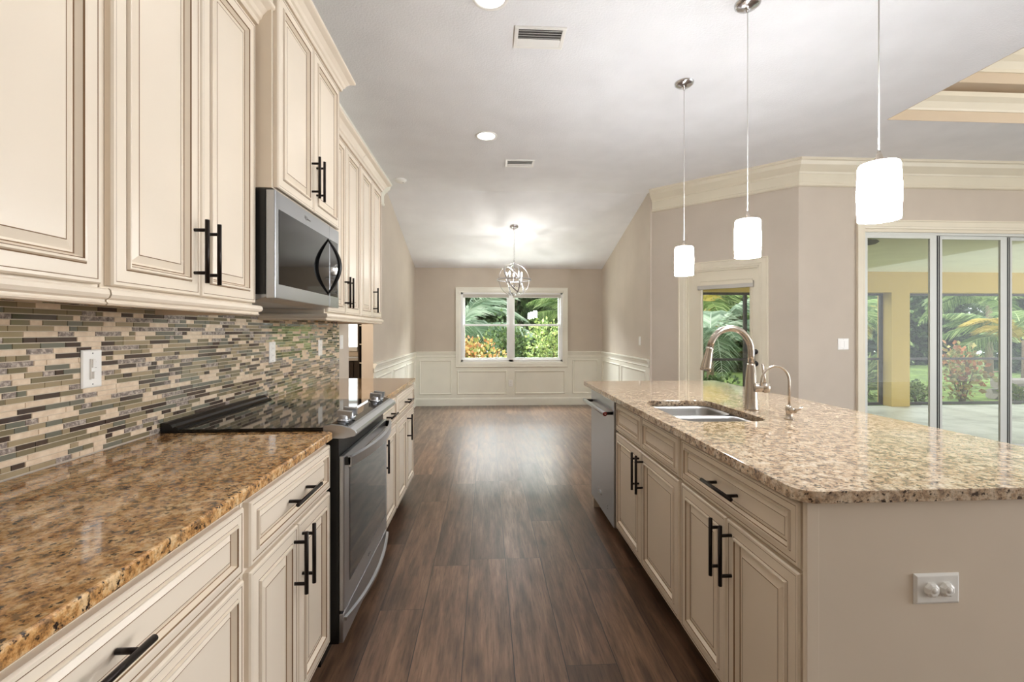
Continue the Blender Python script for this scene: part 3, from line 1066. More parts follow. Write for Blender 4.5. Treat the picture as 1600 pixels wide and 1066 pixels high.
TF = WL + 0.0062
wall_plate('dimmer_switch', 'white dimmer switch plate on the mosaic, first above the warm-lit golden granite', 'light switch', (TF, 1.487, 1.18), LR_, 'dimmer')
wall_plate('wall_outlet', 'white outlet on the mosaic just past the microwave', 'outlet', (TF, 2.685, 1.177), LR_, 'outlet', 'outlets in the mosaic')
wall_plate('wall_outlet', 'white outlet on the mosaic close to its dining end', 'outlet', (TF, 3.44, 1.175), LR_, 'outlet', 'outlets in the mosaic')
wall_plate('light_switch', 'white switch plate on the bare wall between mosaic and opening', 'light switch', (WL + 0.0005, 3.955, 1.205), LR_, 'rocker')
wall_plate('light_switch', 'white single switch above the chair rail on the dining side wall', 'light switch', (WR - 0.0005, 5.98, 1.168), RR_, 'rocker')
wall_plate('light_switch', 'white double switch between the diagonal wall and the sliding door', 'light switch', (3.676, SY - 0.0005, 1.165), 0, 'double', w=0.118)
wall_plate('wall_outlet', 'small white outlet low on the wainscot under the dining window', 'outlet', (0.426, YB - 0.0065, 0.386), 0, 'outlet')

# ------------------------------------------------------------------ range
RW = 0.762
rg = thing('range', 'stainless slide-in electric range with black glass cooktop and bowed handles', 'range', (-0.608, 1.7845, 0), LR_)
MB().box(0.004, RW - 0.004, -0.040, 0.60, 0.09, 0.880, M['black']).box(0.004, RW - 0.004, 0.019, 0.60, 0.880, 0.904, M['black']).box(0.01, RW - 0.01, 0.03, 0.58, 0.0, 0.09, M['black']).build('body', rg)
ct = MB().box(0.0, RW, 0.02, 0.555, 0.905, 0.926, M['blackglass'])
ct.build('cooktop', rg, bevel=0.003)
bt = MB().prism([(0.556, 0.905), (0.556, 0.930), (0.566, 0.936), (0.574, 0.930), (0.582, 0.942), (0.596, 0.950), (0.617, 0.950), (0.617, 0.905)], 0.002, RW - 0.002, M['black'], 'x')
bt.build('vent_trim', rg)
cp = MB().prism([(0.018, 0.906), (0.018, 0.934), (-0.01, 0.938), (-0.05, 0.934), (-0.085, 0.924), (-0.104, 0.912), (-0.108, 0.902), (-0.102, 0.892), (-0.06, 0.883), (0.018, 0.883)], 0.0, RW, M['steel'], 'x')
cpo = cp.build('control_panel', rg, bevel=0.002)
tp = [(0.016, 0.9349), (-0.01, 0.9391), (-0.05, 0.9353), (-0.074, 0.9286)]
vs = [(x, y, z + dz) for x in (0.014, RW - 0.014) for dz in (0, -0.002) for y, z in tp]
fs = []
for q in range(3):
    fs += [(q, q + 1, 8 + q + 1, 8 + q), (4 + q, 12 + q, 12 + q + 1, 4 + q + 1)]
    fs += [(q, 4 + q, 4 + q + 1, q + 1), (8 + q, 8 + q + 1, 12 + q + 1, 12 + q)]
fs += [(0, 8, 12, 4), (3, 7, 15, 11)]
MB().add(vs, fs, M['blackglass']).build('touch_panel', cpo)
for kx in (0.085, 0.165, 0.60, 0.68):
    k = MB()
    k.lathe([(0, 0), (0.026, 0), (0.026, 0.004), (0.021, 0.008), (0.019, 0.020), (0.016, 0.024), (0, 0.024)], M['steel'], 24)
    k.box(-0.011, 0.011, -0.028, 0.028, 0.012, 0.040, M['steel'])
    k.build('knob', rg, (kx, -0.034, 0.937), (R(7), 0, 0), bevel=0.0015)
od = MB()
od.box(0.004, RW - 0.004, -0.06, -0.041, 0.215, 0.815, M['steel'])
odo = od.build('oven_door', rg, bevel=0.004)
MB().box(0.075, RW - 0.04, -0.0615, -0.0595, 0.298, 0.775, M['blackglass']).build('window', odo, bevel=0.0007)


def bow(x0, x1, y_end, y_mid, zc, hgt, thk, m, n=18, dz=0.0):
    """Flat strap bowed outward."""
    vs, fs = [], []
    for i in range(n + 1):
        t = i / n
        x = x0 + (x1 - x0) * t
        k = 1 - (2 * t - 1) ** 2
        y = y_end + (y_mid - y_end) * k
        zz = zc + dz * k
        vs += [(x, y, zz - hgt / 2), (x, y - thk, zz - hgt / 2 * 0.8), (x, y - thk, zz + hgt / 2 * 0.8), (x, y, zz + hgt / 2)]
    for i in range(n):
        for q in range(4):
            q2 = (q + 1) % 4
            fs.append((i * 4 + q, (i + 1) * 4 + q, (i + 1) * 4 + q2, i * 4 + q2))
    fs += [(0, 1, 2, 3), tuple(n * 4 + q for q in (3, 2, 1, 0))]
    return MB().add(vs, fs, m, False)


hb = bow(0.012, RW - 0.012, -0.074, -0.116, 0.790, 0.044, 0.012, M['steel'])
hb.box(0.012, 0.032, -0.082, -0.058, 0.778, 0.808, M['black']).box(RW - 0.032, RW - 0.012, -0.082, -0.058, 0.778, 0.808, M['black'])
hb.build('handle', odo)
MB().box(0.36, 0.40, -0.0613, -0.0598, 0.253, 0.259, M['grey_plastic']).box(0.368, 0.376, -0.0613, -0.0598, 0.259, 0.264, M['grey_plastic']).build('badge', odo)
sd = MB().box(0.004, RW - 0.004, -0.058, -0.041, 0.094, 0.205, M['steel'])
sdo = sd.build('drawer', rg, bevel=0.003)
bow(0.006, RW - 0.006, -0.058, -0.088, 0.186, 0.016, 0.012, M['steel'], dz=-0.02).build('handle', sdo)

# ------------------------------------------------------------------ microwave
MWZ = 1.421
mw = thing('microwave', 'stainless over-the-range microwave with black glass front and bowed handle', 'microwave', (-0.842, 1.7875, MWZ), LR_)
MW = 0.752
MB().box(0, MW, 0.001, 0.386, 0.018, 0.421, M['black']).prism([(0.001, 0.018), (0.386, 0.018), (0.386, 0.0), (0.05, -0.006), (0.001, 0.010)], 0.01, MW - 0.01, M['steel'], 'x').build('body', mw)
dd_ = MB().box(0, 0.602, -0.036, 0.0, 0.002, 0.419, M['steel'])
mdo = dd_.build('door', mw, bevel=0.004)
MB().box(0.03, 0.597, -0.0375, -0.0355, 0.058, 0.350, M['blackglass']).build('window', mdo, bevel=0.0007)
bd = MB().box(0.285, 0.288, -0.037, -0.0358, 0.378, 0.392, M['grey_plastic'])
bd.lathe([(0.008, -0.037), (0.009, -0.037), (0.009, -0.0358), (0.008, -0.0358)], M['grey_plastic'], 16, (0.30, 0, 0.382), 'y')
for q in range(5):
    bd.box(0.312 + q * 0.008, 0.317 + q * 0.008, -0.037, -0.0358, 0.377, 0.383, M['grey_plastic'])
bd.build('badge', mdo)
cpn = MB().box(0.605, MW, -0.036, 0.0, 0.002, 0.419, M['steel'])
cpo2 = cpn.build('control_panel', mw, bevel=0.003)
MB().box(0.610, MW - 0.022, -0.0375, -0.0355, 0.058, 0.350, M['blackglass']).build('touch_panel', cpo2, bevel=0.0007)
pts = []
for i in range(21):
    t = i / 20
    k = math.sin(math.pi * t)
    pts.append((0.578, -0.034 - 0.062 * k, 0.062 + 0.285 * t))
MB().tube(pts, [0.004 + 0.007 * math.sin(math.pi * i / 20) for i in range(21)], M['black'], 10).build('handle', mw)

# ------------------------------------------------------------------ island
IX = 0.795
IH = 0.882
ID = 0.60
cabinet('base_cabinet', 'cream island cabinet with drawer and paired door pulls at the outlet end', GI, (IX, 1.785, 0), RR_, 0.705, ID, IH, base_fronts(0.705, m=0.010), kick=True, zb=BZ0)
cabinet('sink_cabinet', 'cream sink base with two false drawer fronts beside the dishwasher', GI, (IX, 2.703, 0), RR_, 0.914, ID, IH,
        base_fronts(0.914, pull=False, drawers=2), kick=True, hollow=True, zb=BZ0)
ep = thing('end_panel', 'plain cream end panel of the island facing the camera', 'panel', (IX, 1.078, 0))
MB().box(-0.018, 0.655, -0.012, -0.001, 0.0, IH, CRM).build('panel', ep)
MB().box(-0.018, 0.012, -0.016, -0.012, 0.0, IH, CRM).box(0.012, 0.0135, -0.0135, -0.012, 0, IH, GLZ).build('corner_post', ep, bevel=0.001)
tag(MB().box(1.397, 1.412, 1.08, 3.32, 0, IH, CRM).build('island_back_panel'), 'cream back panel of the island below the counter overhang', 'panel')
tag(MB().box(IX - 0.005, 1.396, 3.314, 3.332, 0.0, IH, CRM).build('island_side_panel'), 'cream side panel closing the island beyond the dishwasher', 'panel')

hole = rrect(0.845, 1.215, 1.875, 2.46, 0.07)
outer = [(0.745, 3.455)]
r_ = 0.055
for k in range(7):
    a = R(180 + 90 * k / 6)
    outer.append((0.745 + r_ + r_ * math.cos(a), 1.042 + r_ + r_ * math.sin(a)))
outer += [(1.78, 1.042), (1.78, 3.455)]
slab('countertop', 'beige speckled granite island countertop with sink cut-out', outer, CT0, CT1, M['granite_beige'], hole, 0.005)

sk = thing('sink', 'stainless undermount double-bowl sink set in the island granite', 'sink', (0, 0, 0.883))


def bowl(x0, x1, y0, y1, depth):
    mb = MB()
    R0 = [(rrect(x0 - 0.012, x1 + 0.012, y0 - 0.012, y1 + 0.012, 0.06), 0.0), (rrect(x0, x1, y0, y1, 0.05), 0.0), (rrect(x0 + 0.006, x1 - 0.006, y0 + 0.006, y1 - 0.006, 0.05), -0.012),
          (rrect(x0 + 0.012, x1 - 0.012, y0 + 0.012, y1 - 0.012, 0.05), -depth + 0.03), (rrect(x0 + 0.035, x1 - 0.035, y0 + 0.035, y1 - 0.035, 0.05), -depth)]
    n = len(R0[0][0])
    vs = [(x, y, z) for ring, z in R0 for x, y in ring]
    fs = [(k * n + i, k * n + (i + 1) % n, (k + 1) * n + (i + 1) % n, (k + 1) * n + i) for k in range(len(R0) - 1) for i in range(n)]
    fs.append(tuple((len(R0) - 1) * n + i for i in range(n)))
    mb.add(vs, fs, M['sink_steel'], True)
    return mb


for (a, b) in ((1.888, 2.155), (2.185, 2.448)):
    bo = bowl(0.855, 1.205, a, b, 0.19).build('bowl', sk)
    MB().lathe([(0, 0.002), (0.02, 0.002), (0.022, 0.005), (0.042, 0.004), (0.044, 0.0)], M['chrome'], 20, (1.03, (a + b) / 2, -0.19)).build('drain', bo)

# pull-down faucet
fa = thing('faucet', 'tall brushed nickel pull-down kitchen faucet behind the sink', 'faucet', (1.293, 2.157, CT1))
MB().lathe([(0, 0), (0.034, 0), (0.034, 0.006), (0.031, 0.012), (0.0295, 0.06), (0.027, 0.13), (0.0225, 0.19), (0.019, 0.215), (0.019, 0.222), (0.0165, 0.224), (0, 0.224)], M['nickel'], 28).build('base', fa)
arc = [(0, 0, 0.22), (0, 0, 0.27)]
rad = 0.104
for k in range(13):
    a = math.pi * k / 12 * 0.94
    arc.append((-rad + rad * math.cos(a), 0, 0.285 + rad * 1.08 * math.sin(a)))
MB().tube(arc, 0.0155, M['nickel'], 18).build('spout', fa)
ax, az = arc[-1][0], arc[-1][2]
dx, dz = arc[-1][0] - arc[-2][0], arc[-1][2] - arc[-2][2]
q = math.hypot(dx, dz)
dx, dz = dx / q, dz / q
ddx, ddz = -0.20, -0.98
MB().tube([(ax, 0, az), (ax + ddx * 0.012, 0, az + ddz * 0.012), (ax + ddx * 0.02, 0, az + ddz * 0.02), (ax + ddx * 0.10, 0, az + ddz * 0.10), (ax + ddx * 0.118, 0, az + ddz * 0.118)],
          [0.0175, 0.0185, 0.0175, 0.026, 0.0255], M['nickel'], 20).box(ax + 0.004, ax + 0.012, -0.006, 0.006, az - 0.075, az - 0.03, M['black']).build('spray_head', fa)
MB().lathe([(0, -0.03), (0.02, -0.03), (0.023, -0.024), (0.023, 0.024), (0.019, 0.03), (0, 0.03)], M['nickel'], 20, (0.028, -0.02, 0.11), 'x') \
    .lathe([(0, -0.026), (0.018, -0.022), (0.024, 0), (0.018, 0.022), (0, 0.026)], M['nickel'], 18, (0.055, -0.028, 0.11)) \
    .tube([(0.048, -0.03, 0.12), (0.044, -0.034, 0.16), (0.036, -0.036, 0.225)], [0.010, 0.0075, 0.0065], M['nickel'], 10).build('lever_handle', fa)

ff = thing('filter_faucet', 'small slender nickel filtered-water tap beside the faucet', 'faucet', (1.316, 1.91, CT1))
MB().lathe([(0, 0), (0.020, 0), (0.020, 0.004), (0.013, 0.008), (0.0125, 0.03), (0.015, 0.034), (0.015, 0.052), (0.009, 0.06), (0, 0.06)], M['nickel'], 20).build('base', ff)
arc = [(0, 0, 0.055), (0, 0, 0.15)]
for k in range(13):
    a = math.pi * k / 12
    arc.append((-0.062 + 0.062 * math.cos(a), 0, 0.165 + 0.066 * math.sin(a)))
arc.append((-0.127, 0, 0.145))
MB().tube(arc, 0.0052, M['nickel'], 12).build('spout', ff)
MB().lathe([(0, -0.02), (0.011, -0.02), (0.011, 0.02), (0, 0.02)], M['nickel'], 14, (0.0, -0.016, 0.042), 'y') \
    .tube([(0.0, -0.034, 0.042), (0.016, -0.042, 0.05), (0.028, -0.046, 0.062)], [0.006, 0.005, 0.004], M['nickel'], 8).build('lever_handle', ff)

# outlet with child-safety plugs on the end panel
ob = thing('wall_outlet', 'white horizontal outlet with two safety plugs on the island end panel', 'outlet', (1.110, 1.0655, 0.661))
MB().rings(0.118, 0.075, [(0, 0.0015, M['white_plastic']), (0.005, 0.0055, M['white_plastic']), (0.007, 0.006, M['white_plastic'])], 0.0, M['white_plastic']).build('plate', ob, (-0.059, 0, -0.0375))
for x in (-0.0185, 0.0205):
    p_ = MB()
    p_.lathe([(0, -0.016), (0.012, -0.0155), (0.0175, -0.012), (0.0185, -0.0058), (0, -0.0058)], M['white_plastic'], 8, (x, 0, 0), 'y', False, R(22.5))
    p_.lathe([(0, -0.0185), (0.006, -0.018), (0.0085, -0.015), (0, -0.015)], M['white_plastic'], 12, (x, 0, 0.002), 'y')
    p_.build('safety_plug', ob)

# dishwasher
dw = thing('dishwasher', 'stainless dishwasher with a bar handle at the end of the island', 'dishwasher', (IX, 3.309, 0), RR_)
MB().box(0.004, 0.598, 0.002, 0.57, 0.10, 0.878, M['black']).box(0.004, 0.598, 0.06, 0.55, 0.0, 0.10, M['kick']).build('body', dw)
ddo = MB().box(0.004, 0.598, -0.026, 0.001, 0.105, 0.872, M['steel']).build('door', dw, bevel=0.003)
hb = MB().tube([(0.02, -0.078, 0.795), (0.585, -0.078, 0.795)], 0.0125, M['steel'], 16)
for x in (0.04, 0.565):
    hb.tube([(x, -0.026, 0.795), (x, -0.075, 0.795)], 0.010, M['bronze'], 12)
hbo = hb.build('handle', dw)
for x, s_ in ((0.02, -1), (0.585, 1)):
    MB().lathe([(0, 0), (0.0128, 0), (0.0128, 0.006 * s_), (0.005, 0.007 * s_), (0.0, 0.007 * s_)], M['red'] if s_ > 0 else M['chrome'], 16, (x, -0.078, 0.795), 'x') \
        .lathe([(0, 0.0071 * s_), (0.005, 0.0071 * s_), (0.004, 0.0078 * s_), (0, 0.0078 * s_)], M['chrome'], 12, (x, -0.078, 0.795), 'x').build('end_cap', hbo)
MB().box(0.21, 0.31, -0.028, -0.0258, 0.20, 0.225, M['chrome']).build('badge', dw)
MB().lathe([(0, -0.0275), (0.004, -0.0275), (0.004, -0.0258), (0, -0.0258)], M['grey_plastic'], 10, (0.46, 0, 0.188), 'y') \
    .lathe([(0, -0.0275), (0.004, -0.0275), (0.004, -0.0258), (0, -0.0258)], M['grey_plastic'], 10, (0.46, 0, 0.172), 'y').build('status_light', dw)


# ------------------------------------------------------------------ pendants
def pendant(y, label):
    r = thing('pendant_lamp', label, 'pendant lamp', (1.393, y, CEIL), 0, 'glass cylinder pendants over the island')
    MB().lathe([(0.0, -0.052), (0.006, -0.05), (0.010, -0.036), (0.022, -0.03), (0.030, -0.027), (0.052, -0.020), (0.064, -0.010), (0.066, 0.0)], M['chrome'], 32).build('canopy', r)
    MB().tube([(0, 0, -0.045), (0, 0, -1.118)], 0.0022, M['cord'], 6).build('cord', r)
    MB().lathe([(0, -1.112), (0.004, -1.112), (0.010, -1.13), (0.016, -1.152), (0.016, -1.165), (0, -1.165)], M['nickel'], 16).build('socket', r)
    prof = [(0.012, -1.1575), (0.05, -1.1575), (0.058, -1.160), (0.0615, -1.168), (0.0655, -1.26), (0.0625, -1.358), (0.0575, -1.358), (0.0605, -1.26), (0.0565, -1.170), (0.012, -1.163)]
    MB().lathe(prof, M['shade_glow'], 40).build('lamp_shade', r)
    MB().lathe([(0, -1.20), (0.012, -1.205), (0.028, -1.25), (0.026, -1.275), (0.012, -1.295), (0, -1.298)], M['bulb'], 16).build('bulb', r)
    return r


pendant(1.542, 'lit white cylinder pendant hanging before the sliding door, cord top cropped')
pendant(2.356, 'lit white cylinder pendant over the faucet, canopy at the photo top edge')
pendant(3.138, 'lit white cylinder pendant with full canopy, hanging left of the patio door glass')

# ------------------------------------------------------------------ ceiling fittings
for y, lab in ((2.39, 'recessed ceiling light cut by the photo top edge'), (4.09, 'recessed ceiling light glowing near the small ceiling vent')):
    r = thing('recessed_light', lab, 'ceiling light', (0.0 if y > 3 else 0.02, y, CEIL), 0, 'recessed lights')
    MB().lathe([(0.098, 0.0), (0.095, -0.006), (0.078, -0.004), (0.076, -0.0005), (0.098, -0.0005)], M['white_plastic'], 36).build('trim_ring', r)
    MB().lathe([(0, -0.0025), (0.0775, -0.0025), (0.0775, -0.0008), (0, -0.0008)], M['downlight'], 36).build('lens', r)
    lamp('downlight_beam', 'SPOT', (0, 0, -0.03), 13, (1, 0.96, 0.9), 0.06, spot=125, parent=r)
for x, y in ((0.02, 0.69),):
    lamp('ceiling_downlight', 'SPOT', (x, y, CEIL - 0.02), 12, (1, 0.96, 0.9), 0.07, spot=130)


def vent(loc, w, d, label):
    r = thing('ceiling_vent', label, 'vent', loc, 0, 'ceiling air vents')
    f = MB()
    b_ = 0.022
    for (a0, a1, c0, c1) in ((-w / 2, w / 2, -d / 2, -d / 2 + b_), (-w / 2, w / 2, d / 2 - b_, d / 2), (-w / 2, -w / 2 + b_, -d / 2 + b_, d / 2 - b_), (w / 2 - b_, w / 2, -d / 2 + b_, d / 2 - b_)):
        f.box(a0, a1, c0, c1, -0.008, 0, M['white_plastic'])
    f.build('frame', r, bevel=0.002)
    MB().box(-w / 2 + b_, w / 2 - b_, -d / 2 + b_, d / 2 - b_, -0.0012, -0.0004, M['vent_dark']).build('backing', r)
    n = 7
    for k in range(n):
        yy = -d / 2 + b_ + (d - 2 * b_) * (k + 0.5) / n
        sg = 1 if k < n / 2 else -1
        MB().box(-w / 2 + b_, w / 2 - b_, -0.0085, 0.0085, -0.0006, 0.0006, M['white_plastic']).build('louver', r, (0, yy, -0.0075), (R(32 * sg), 0, 0))


vent((0.315, 2.70, CEIL), 0.30, 0.20, 'white louvered ceiling vent, larger in view above the aisle')
vent((0.345, 4.73, CEIL), 0.30, 0.20, 'white louvered ceiling vent beyond the recessed light')
sdx = thing('smoke_detector', 'round white smoke detector on the ceiling by the crown moulding', 'smoke detector', (-0.99, 5.32, CEIL))
MB().lathe([(0.068, 0.0), (0.068, -0.012), (0.060, -0.022), (0.045, -0.034), (0.0, -0.036)], M['white_plastic'], 32).build('cover', sdx)
MB().lathe([(0, -0.0375), (0.006, -0.0375), (0.006, -0.0355), (0, -0.0355)], M['grey_plastic'], 12, (0.03, 0, 0.001)).build('test_button', sdx)

# ------------------------------------------------------------------ chandelier
chy = 6.56
chz = CEIL - 0.284 * (chy - CREASE)
ch = thing('chandelier', 'chrome orb chandelier with candle lights in the dining area', 'chandelier', (0.40, chy, chz))
MB().lathe([(0.0, -0.045), (0.012, -0.042), (0.02, -0.026), (0.045, -0.018), (0.062, -0.008), (0.066, 0.012)], M['chrome'], 28).build('canopy', ch)
oz = 2.04 - chz
RO = 0.232
top = oz + RO + 0.02
chn = MB()
z = -0.04
k = 0
while z > top + 0.03:
    ring = [(0.009 * math.cos(a), 0.0, -0.017 * math.sin(a)) for a in [2 * math.pi * i / 10 for i in range(11)]]
    if k % 2:
        ring = [(p[1], p[0], p[2]) for p in ring]
    chn.tube([(p[0], p[1], p[2] + z - 0.017) for p in ring], 0.0022, M['chrome'], 5, caps=False)
    z -= 0.026
    k += 1
chn.build('chain', ch)
MB().lathe([(0, top + 0.03), (0.008, top + 0.03), (0.014, top), (0.008, top - 0.02), (0, top - 0.02)], M['chrome'], 14).tube([(0, 0, top), (0, 0, oz - 0.10)], 0.005, M['chrome'], 8).build('stem', ch)


def ringm(r, rx, ry, rz, hw=0.010, th=0.003):
    mb = MB().lathe([(r, -hw), (r + th, -hw), (r + th, hw), (r, hw), (r, -hw)], M['chrome'], 56)
    E = Matrix.Rotation(rz, 4, 'Z') @ Matrix.Rotation(ry, 4, 'Y') @ Matrix.Rotation(rx, 4, 'X')
    mb.v = [tuple(E @ Vector(p)) for p in mb.v]
    return mb


for (rr, rx, rz) in ((0.232, R(90), R(18)), (0.226, R(90), R(108)), (0.246, 0, 0), (0.219, R(62), R(60))):
    ringm(rr, rx, 0, rz).build('ring', ch, (0, 0, oz))
for i in range(5):
    a = 2 * math.pi * i / 5 + 0.3
    ca, sa = math.cos(a), math.sin(a)
    MB().tube([(0, 0, oz - 0.09), (0.06 * ca, 0.06 * sa, oz - 0.095), (0.105 * ca, 0.105 * sa, oz - 0.06), (0.115 * ca, 0.115 * sa, oz - 0.03)], 0.004, M['chrome'], 8) \
        .lathe([(0, -0.034), (0.012, -0.032), (0.020, -0.026), (0.012, -0.022), (0, -0.022)], M['chrome'], 14, (0.115 * ca, 0.115 * sa, oz)).build('arm', ch)
    co = MB().lathe([(0, -0.024), (0.010, -0.024), (0.010, 0.05), (0, 0.05)], M['white_plastic'], 14, (0.115 * ca, 0.115 * sa, oz)).build('candle', ch)
    MB().lathe([(0, 0.05), (0.006, 0.052), (0.014, 0.075), (0.012, 0.09), (0.004, 0.112), (0, 0.115)], M['bulb'], 12, (0.115 * ca, 0.115 * sa, oz)).build('bulb', co)
for i in range(5):
    a = 2 * math.pi * i / 5 + 0.3
    lamp('candle_glow', 'POINT', (0.115 * math.cos(a), 0.115 * math.sin(a), oz + 0.122), 3.4, (1, 0.96, 0.9), 0.006, parent=ch)

# ------------------------------------------------------------------ lanai
struct(MB().prism([(3.30, 4.652), (16, 4.652), (16, LY + 0.12), (2.18, LY + 0.12), (2.18, 5.73)], LZ - 0.1, LZ, M['paver'], 'z').box(7.9, 16, -3.4, 4.65, LZ - 0.1, LZ, M['paver']), 'floor_lanai', 'pale stamped concrete lanai floor', 'floor')
struct(MB().prism([(3.30, 4.652), (16, 4.652), (16, LY + 0.3), (2.18, LY + 0.3), (2.18, 5.73)], 2.45, 2.55, M['lanai_ceiling'], 'z'), 'ceiling_lanai', 'pale cream lanai ceiling beyond the sliding door', 'ceiling')
w = MB()
w.box(2.17, 16, LY, LY + 0.26, 2.05, 2.45, M['stucco'])
w.box(2.17, 2.5, LY, LY + 0.26, LZ, 2.05, M['stucco'])
w.box(7.83, 8.20, LY, LY + 0.32, LZ, 2.05, M['stucco'])
w.box(14.2, 14.7, LY, LY + 0.30, LZ, 2.05, M['stucco'])
struct(w, 'wall_lanai', 'yellow stucco beam and column of the lanai', 'wall')
w = MB()
w.box(2.17, 2.30, 5.65, LY, LZ, 2.45, M['stucco']).box(3.3, 7.95, 4.652, 4.70, 2.36, 2.45, M['stucco'])
struct(w, 'wall_outer', 'yellow stucco outer face of the house toward the lanai', 'wall')


def screen(name, label, x0, x1, mids, rail=0.75):
    r = thing(name, label, 'screen', (0, LY + 0.22, 0), kind='structure')
    b_ = 0.05
    f = MB().box(x0, x1, -0.025, 0.025, 2.005, 2.05, M['screen_frame']).box(x0, x1, -0.025, 0.025, LZ, LZ + 0.05, M['screen_frame'])
    f.box(x0, x0 + b_, -0.025, 0.025, LZ + 0.05, 2.005, M['screen_frame']).box(x1 - b_, x1, -0.025, 0.025, LZ + 0.05, 2.005, M['screen_frame'])
    f.box(x0 + b_, x1 - b_, -0.02, 0.02, rail - 0.022, rail + 0.022, M['screen_frame'])
    for x in mids:
        f.box(x - 0.03, x + 0.03, -0.025, 0.025, LZ + 0.05, 2.005, M['screen_frame'])
    f.build('frame', r)
    return r


screen('window_3', 'dark framed lanai screen section seen through the patio door', 2.5, 7.83, (5.03, 6.3))
screen('window_4', 'dark framed lanai screen section seen through the sliding door', 8.20, 14.2, (12.2,))
hd = MB().tube([(7.28, LY + 0.07, 0.22), (7.28, LY + 0.03, 0.24), (7.28, LY + 0.03, 0.50), (7.28, LY + 0.07, 0.52)], 0.012, M['screen_frame'], 8)
hd.box(7.255, 7.30, LY + 0.07, LY + 0.096, 0.18, 0.56, M['screen_frame'])
tag(hd.build('screen_door_pull', None, (0.12, 0.10, 0)), 'dark pull handle on the lanai screen beside the yellow column', 'handle')

fan = thing('ceiling_fan', 'grey ceiling fan of which one blade tip shows on the lanai', 'ceiling fan', (4.22, 5.40, 2.45))
MB().lathe([(0.10, 0), (0.13, -0.02), (0.13, -0.07), (0.09, -0.11), (0.0, -0.12)], M['grey_plastic'], 24).build('motor', fan)
for i in range(5):
    a = R(2 + 72 * i)
    bl = MB().prism([(0.11, -0.03), (0.2, -0.055), (0.60, -0.062), (0.66, -0.03), (0.66, 0.03), (0.60, 0.062), (0.2, 0.055), (0.11, 0.03)], -0.004, 0.004, M['grey_plastic'], 'z')
    bl.build('blade', fan, (0, 0, -0.042), (R(-20), 0, a))

# ------------------------------------------------------------------ garden
GZ = -0.28
struct(MB().box(-14, 34, LY + 0.14, 34, GZ - 0.1, GZ, M['grass']), 'ground', 'sunlit green lawn beyond the windows', 'lawn')


def leaf_bush(name, label, cat, loc, rx, ry, rz_, n, size, m, seed, stems=6, aspect=0.42, group=None):
    rn = random.Random(seed)
    r = thing(name, label, cat, loc, 0, group)
    mb = MB()
    lobes = [(rn.uniform(-0.55, 0.55) * rx, rn.uniform(-0.55, 0.55) * ry, rz_ * rn.uniform(0.12 if rz_ > 3 else 0.35, 0.72), rn.uniform(0.35, 0.6)) for _ in range(12 if rz_ > 3 else 7)]
    vs, fs = [], []
    for i in range(n):
        lx, ly, lz, ls = rn.choice(lobes)
        d = Vector((rn.gauss(0, 1), rn.gauss(0, 1), rn.gauss(0, 1))).normalized()
        q = rn.random() ** 0.4 * ls
        p = Vector((lx + d.x * q * rx, ly + d.y * q * ry, max(0.06, lz + d.z * q * rz_ * 0.75)))
        nd = (d + Vector((rn.uniform(-.7, .7), rn.uniform(-.7, .7), rn.uniform(-.2, .9)))).normalized()
        sd = nd.cross(Vector((rn.uniform(-1, 1), rn.uniform(-1, 1), rn.uniform(-1, 1)))).normalized()
        s = size * rn.uniform(0.6, 1.35)
        up = nd.cross(sd).normalized()
        b = len(vs)
        vs += [p, p + nd * s * 0.45 + sd * s * aspect, p + nd * s + up * s * 0.15, p + nd * s * 0.45 - sd * s * aspect]
        fs.append((b, b + 1, b + 2, b + 3))
    mb.add(vs, fs, m)
    me = bpy.data.meshes.new('foliage')
    me.from_pydata([tuple(v) for v in vs], [], fs)
    me.materials.append(m)
    link('foliage', me, r)
    st = MB()
    for i in range(stems):
        a = rn.uniform(0, 6.28)
        st.tube([(0.03 * math.cos(a), 0.03 * math.sin(a), 0), (0.25 * rx * math.cos(a), 0.25 * ry * math.sin(a), rz_ * 0.4), (0.5 * rx * math.cos(a), 0.5 * ry * math.sin(a), rz_ * 0.75)], [0.016, 0.012, 0.006], M['bark'], 6)
    st.build('stems', r)
    return r


_frond_cache = {}


def frond_mesh(L, m, droop, seed):
    key = (L, m.name, droop, seed)
    if key in _frond_cache:
        return _frond_cache[key]
    rn = random.Random(seed)
    pts = []
    for i in range(15):
        t = i / 14
        pts.append(Vector((L * (0.08 + t * 0.86), 0, L * (0.62 * t - droop * t * t))))
    mb = MB()
    vs, fs = [], []
    n = 44
    for i in range(4, n):
        t = i / n
        k = t * 14
        a = min(int(k), 13)
        p = pts[a].lerp(pts[a + 1], k - a)
        tg = (pts[a + 1] - pts[a]).normalized()
        ll = L * 0.33 * math.sin(math.pi * min(1, 0.12 + t * 0.86)) * rn.uniform(0.85, 1.1)
        for sgn in (-1, 1):
            dirv = (tg * 0.65 + Vector((0, sgn * 0.8, 0.10))).normalized()
            tip = p + dirv * ll + Vector((0, 0, -ll * rn.uniform(0.28, 0.6)))
            mid = p + dirv * ll * 0.5 + Vector((0, 0, -ll * 0.06))
            wv = Vector((0.5, 0, 0.5)).normalized() * L * 0.012
            b = len(vs)
            vs += [p - wv * 0.6, p + wv * 0.6, mid + wv, tip, mid - wv]
            fs += [(b, b + 1, b + 2, b + 4), (b + 4, b + 2, b + 3)]
    mb.add(vs, fs, m)
    mb.tube(pts, [0.016 - 0.0009 * i for i in range(15)], m, 5)
    me = bpy.data.meshes.new('frond')
    me.from_pydata(mb.v, [], mb.f)
    me.materials.append(m)
    _frond_cache[key] = me
    return me


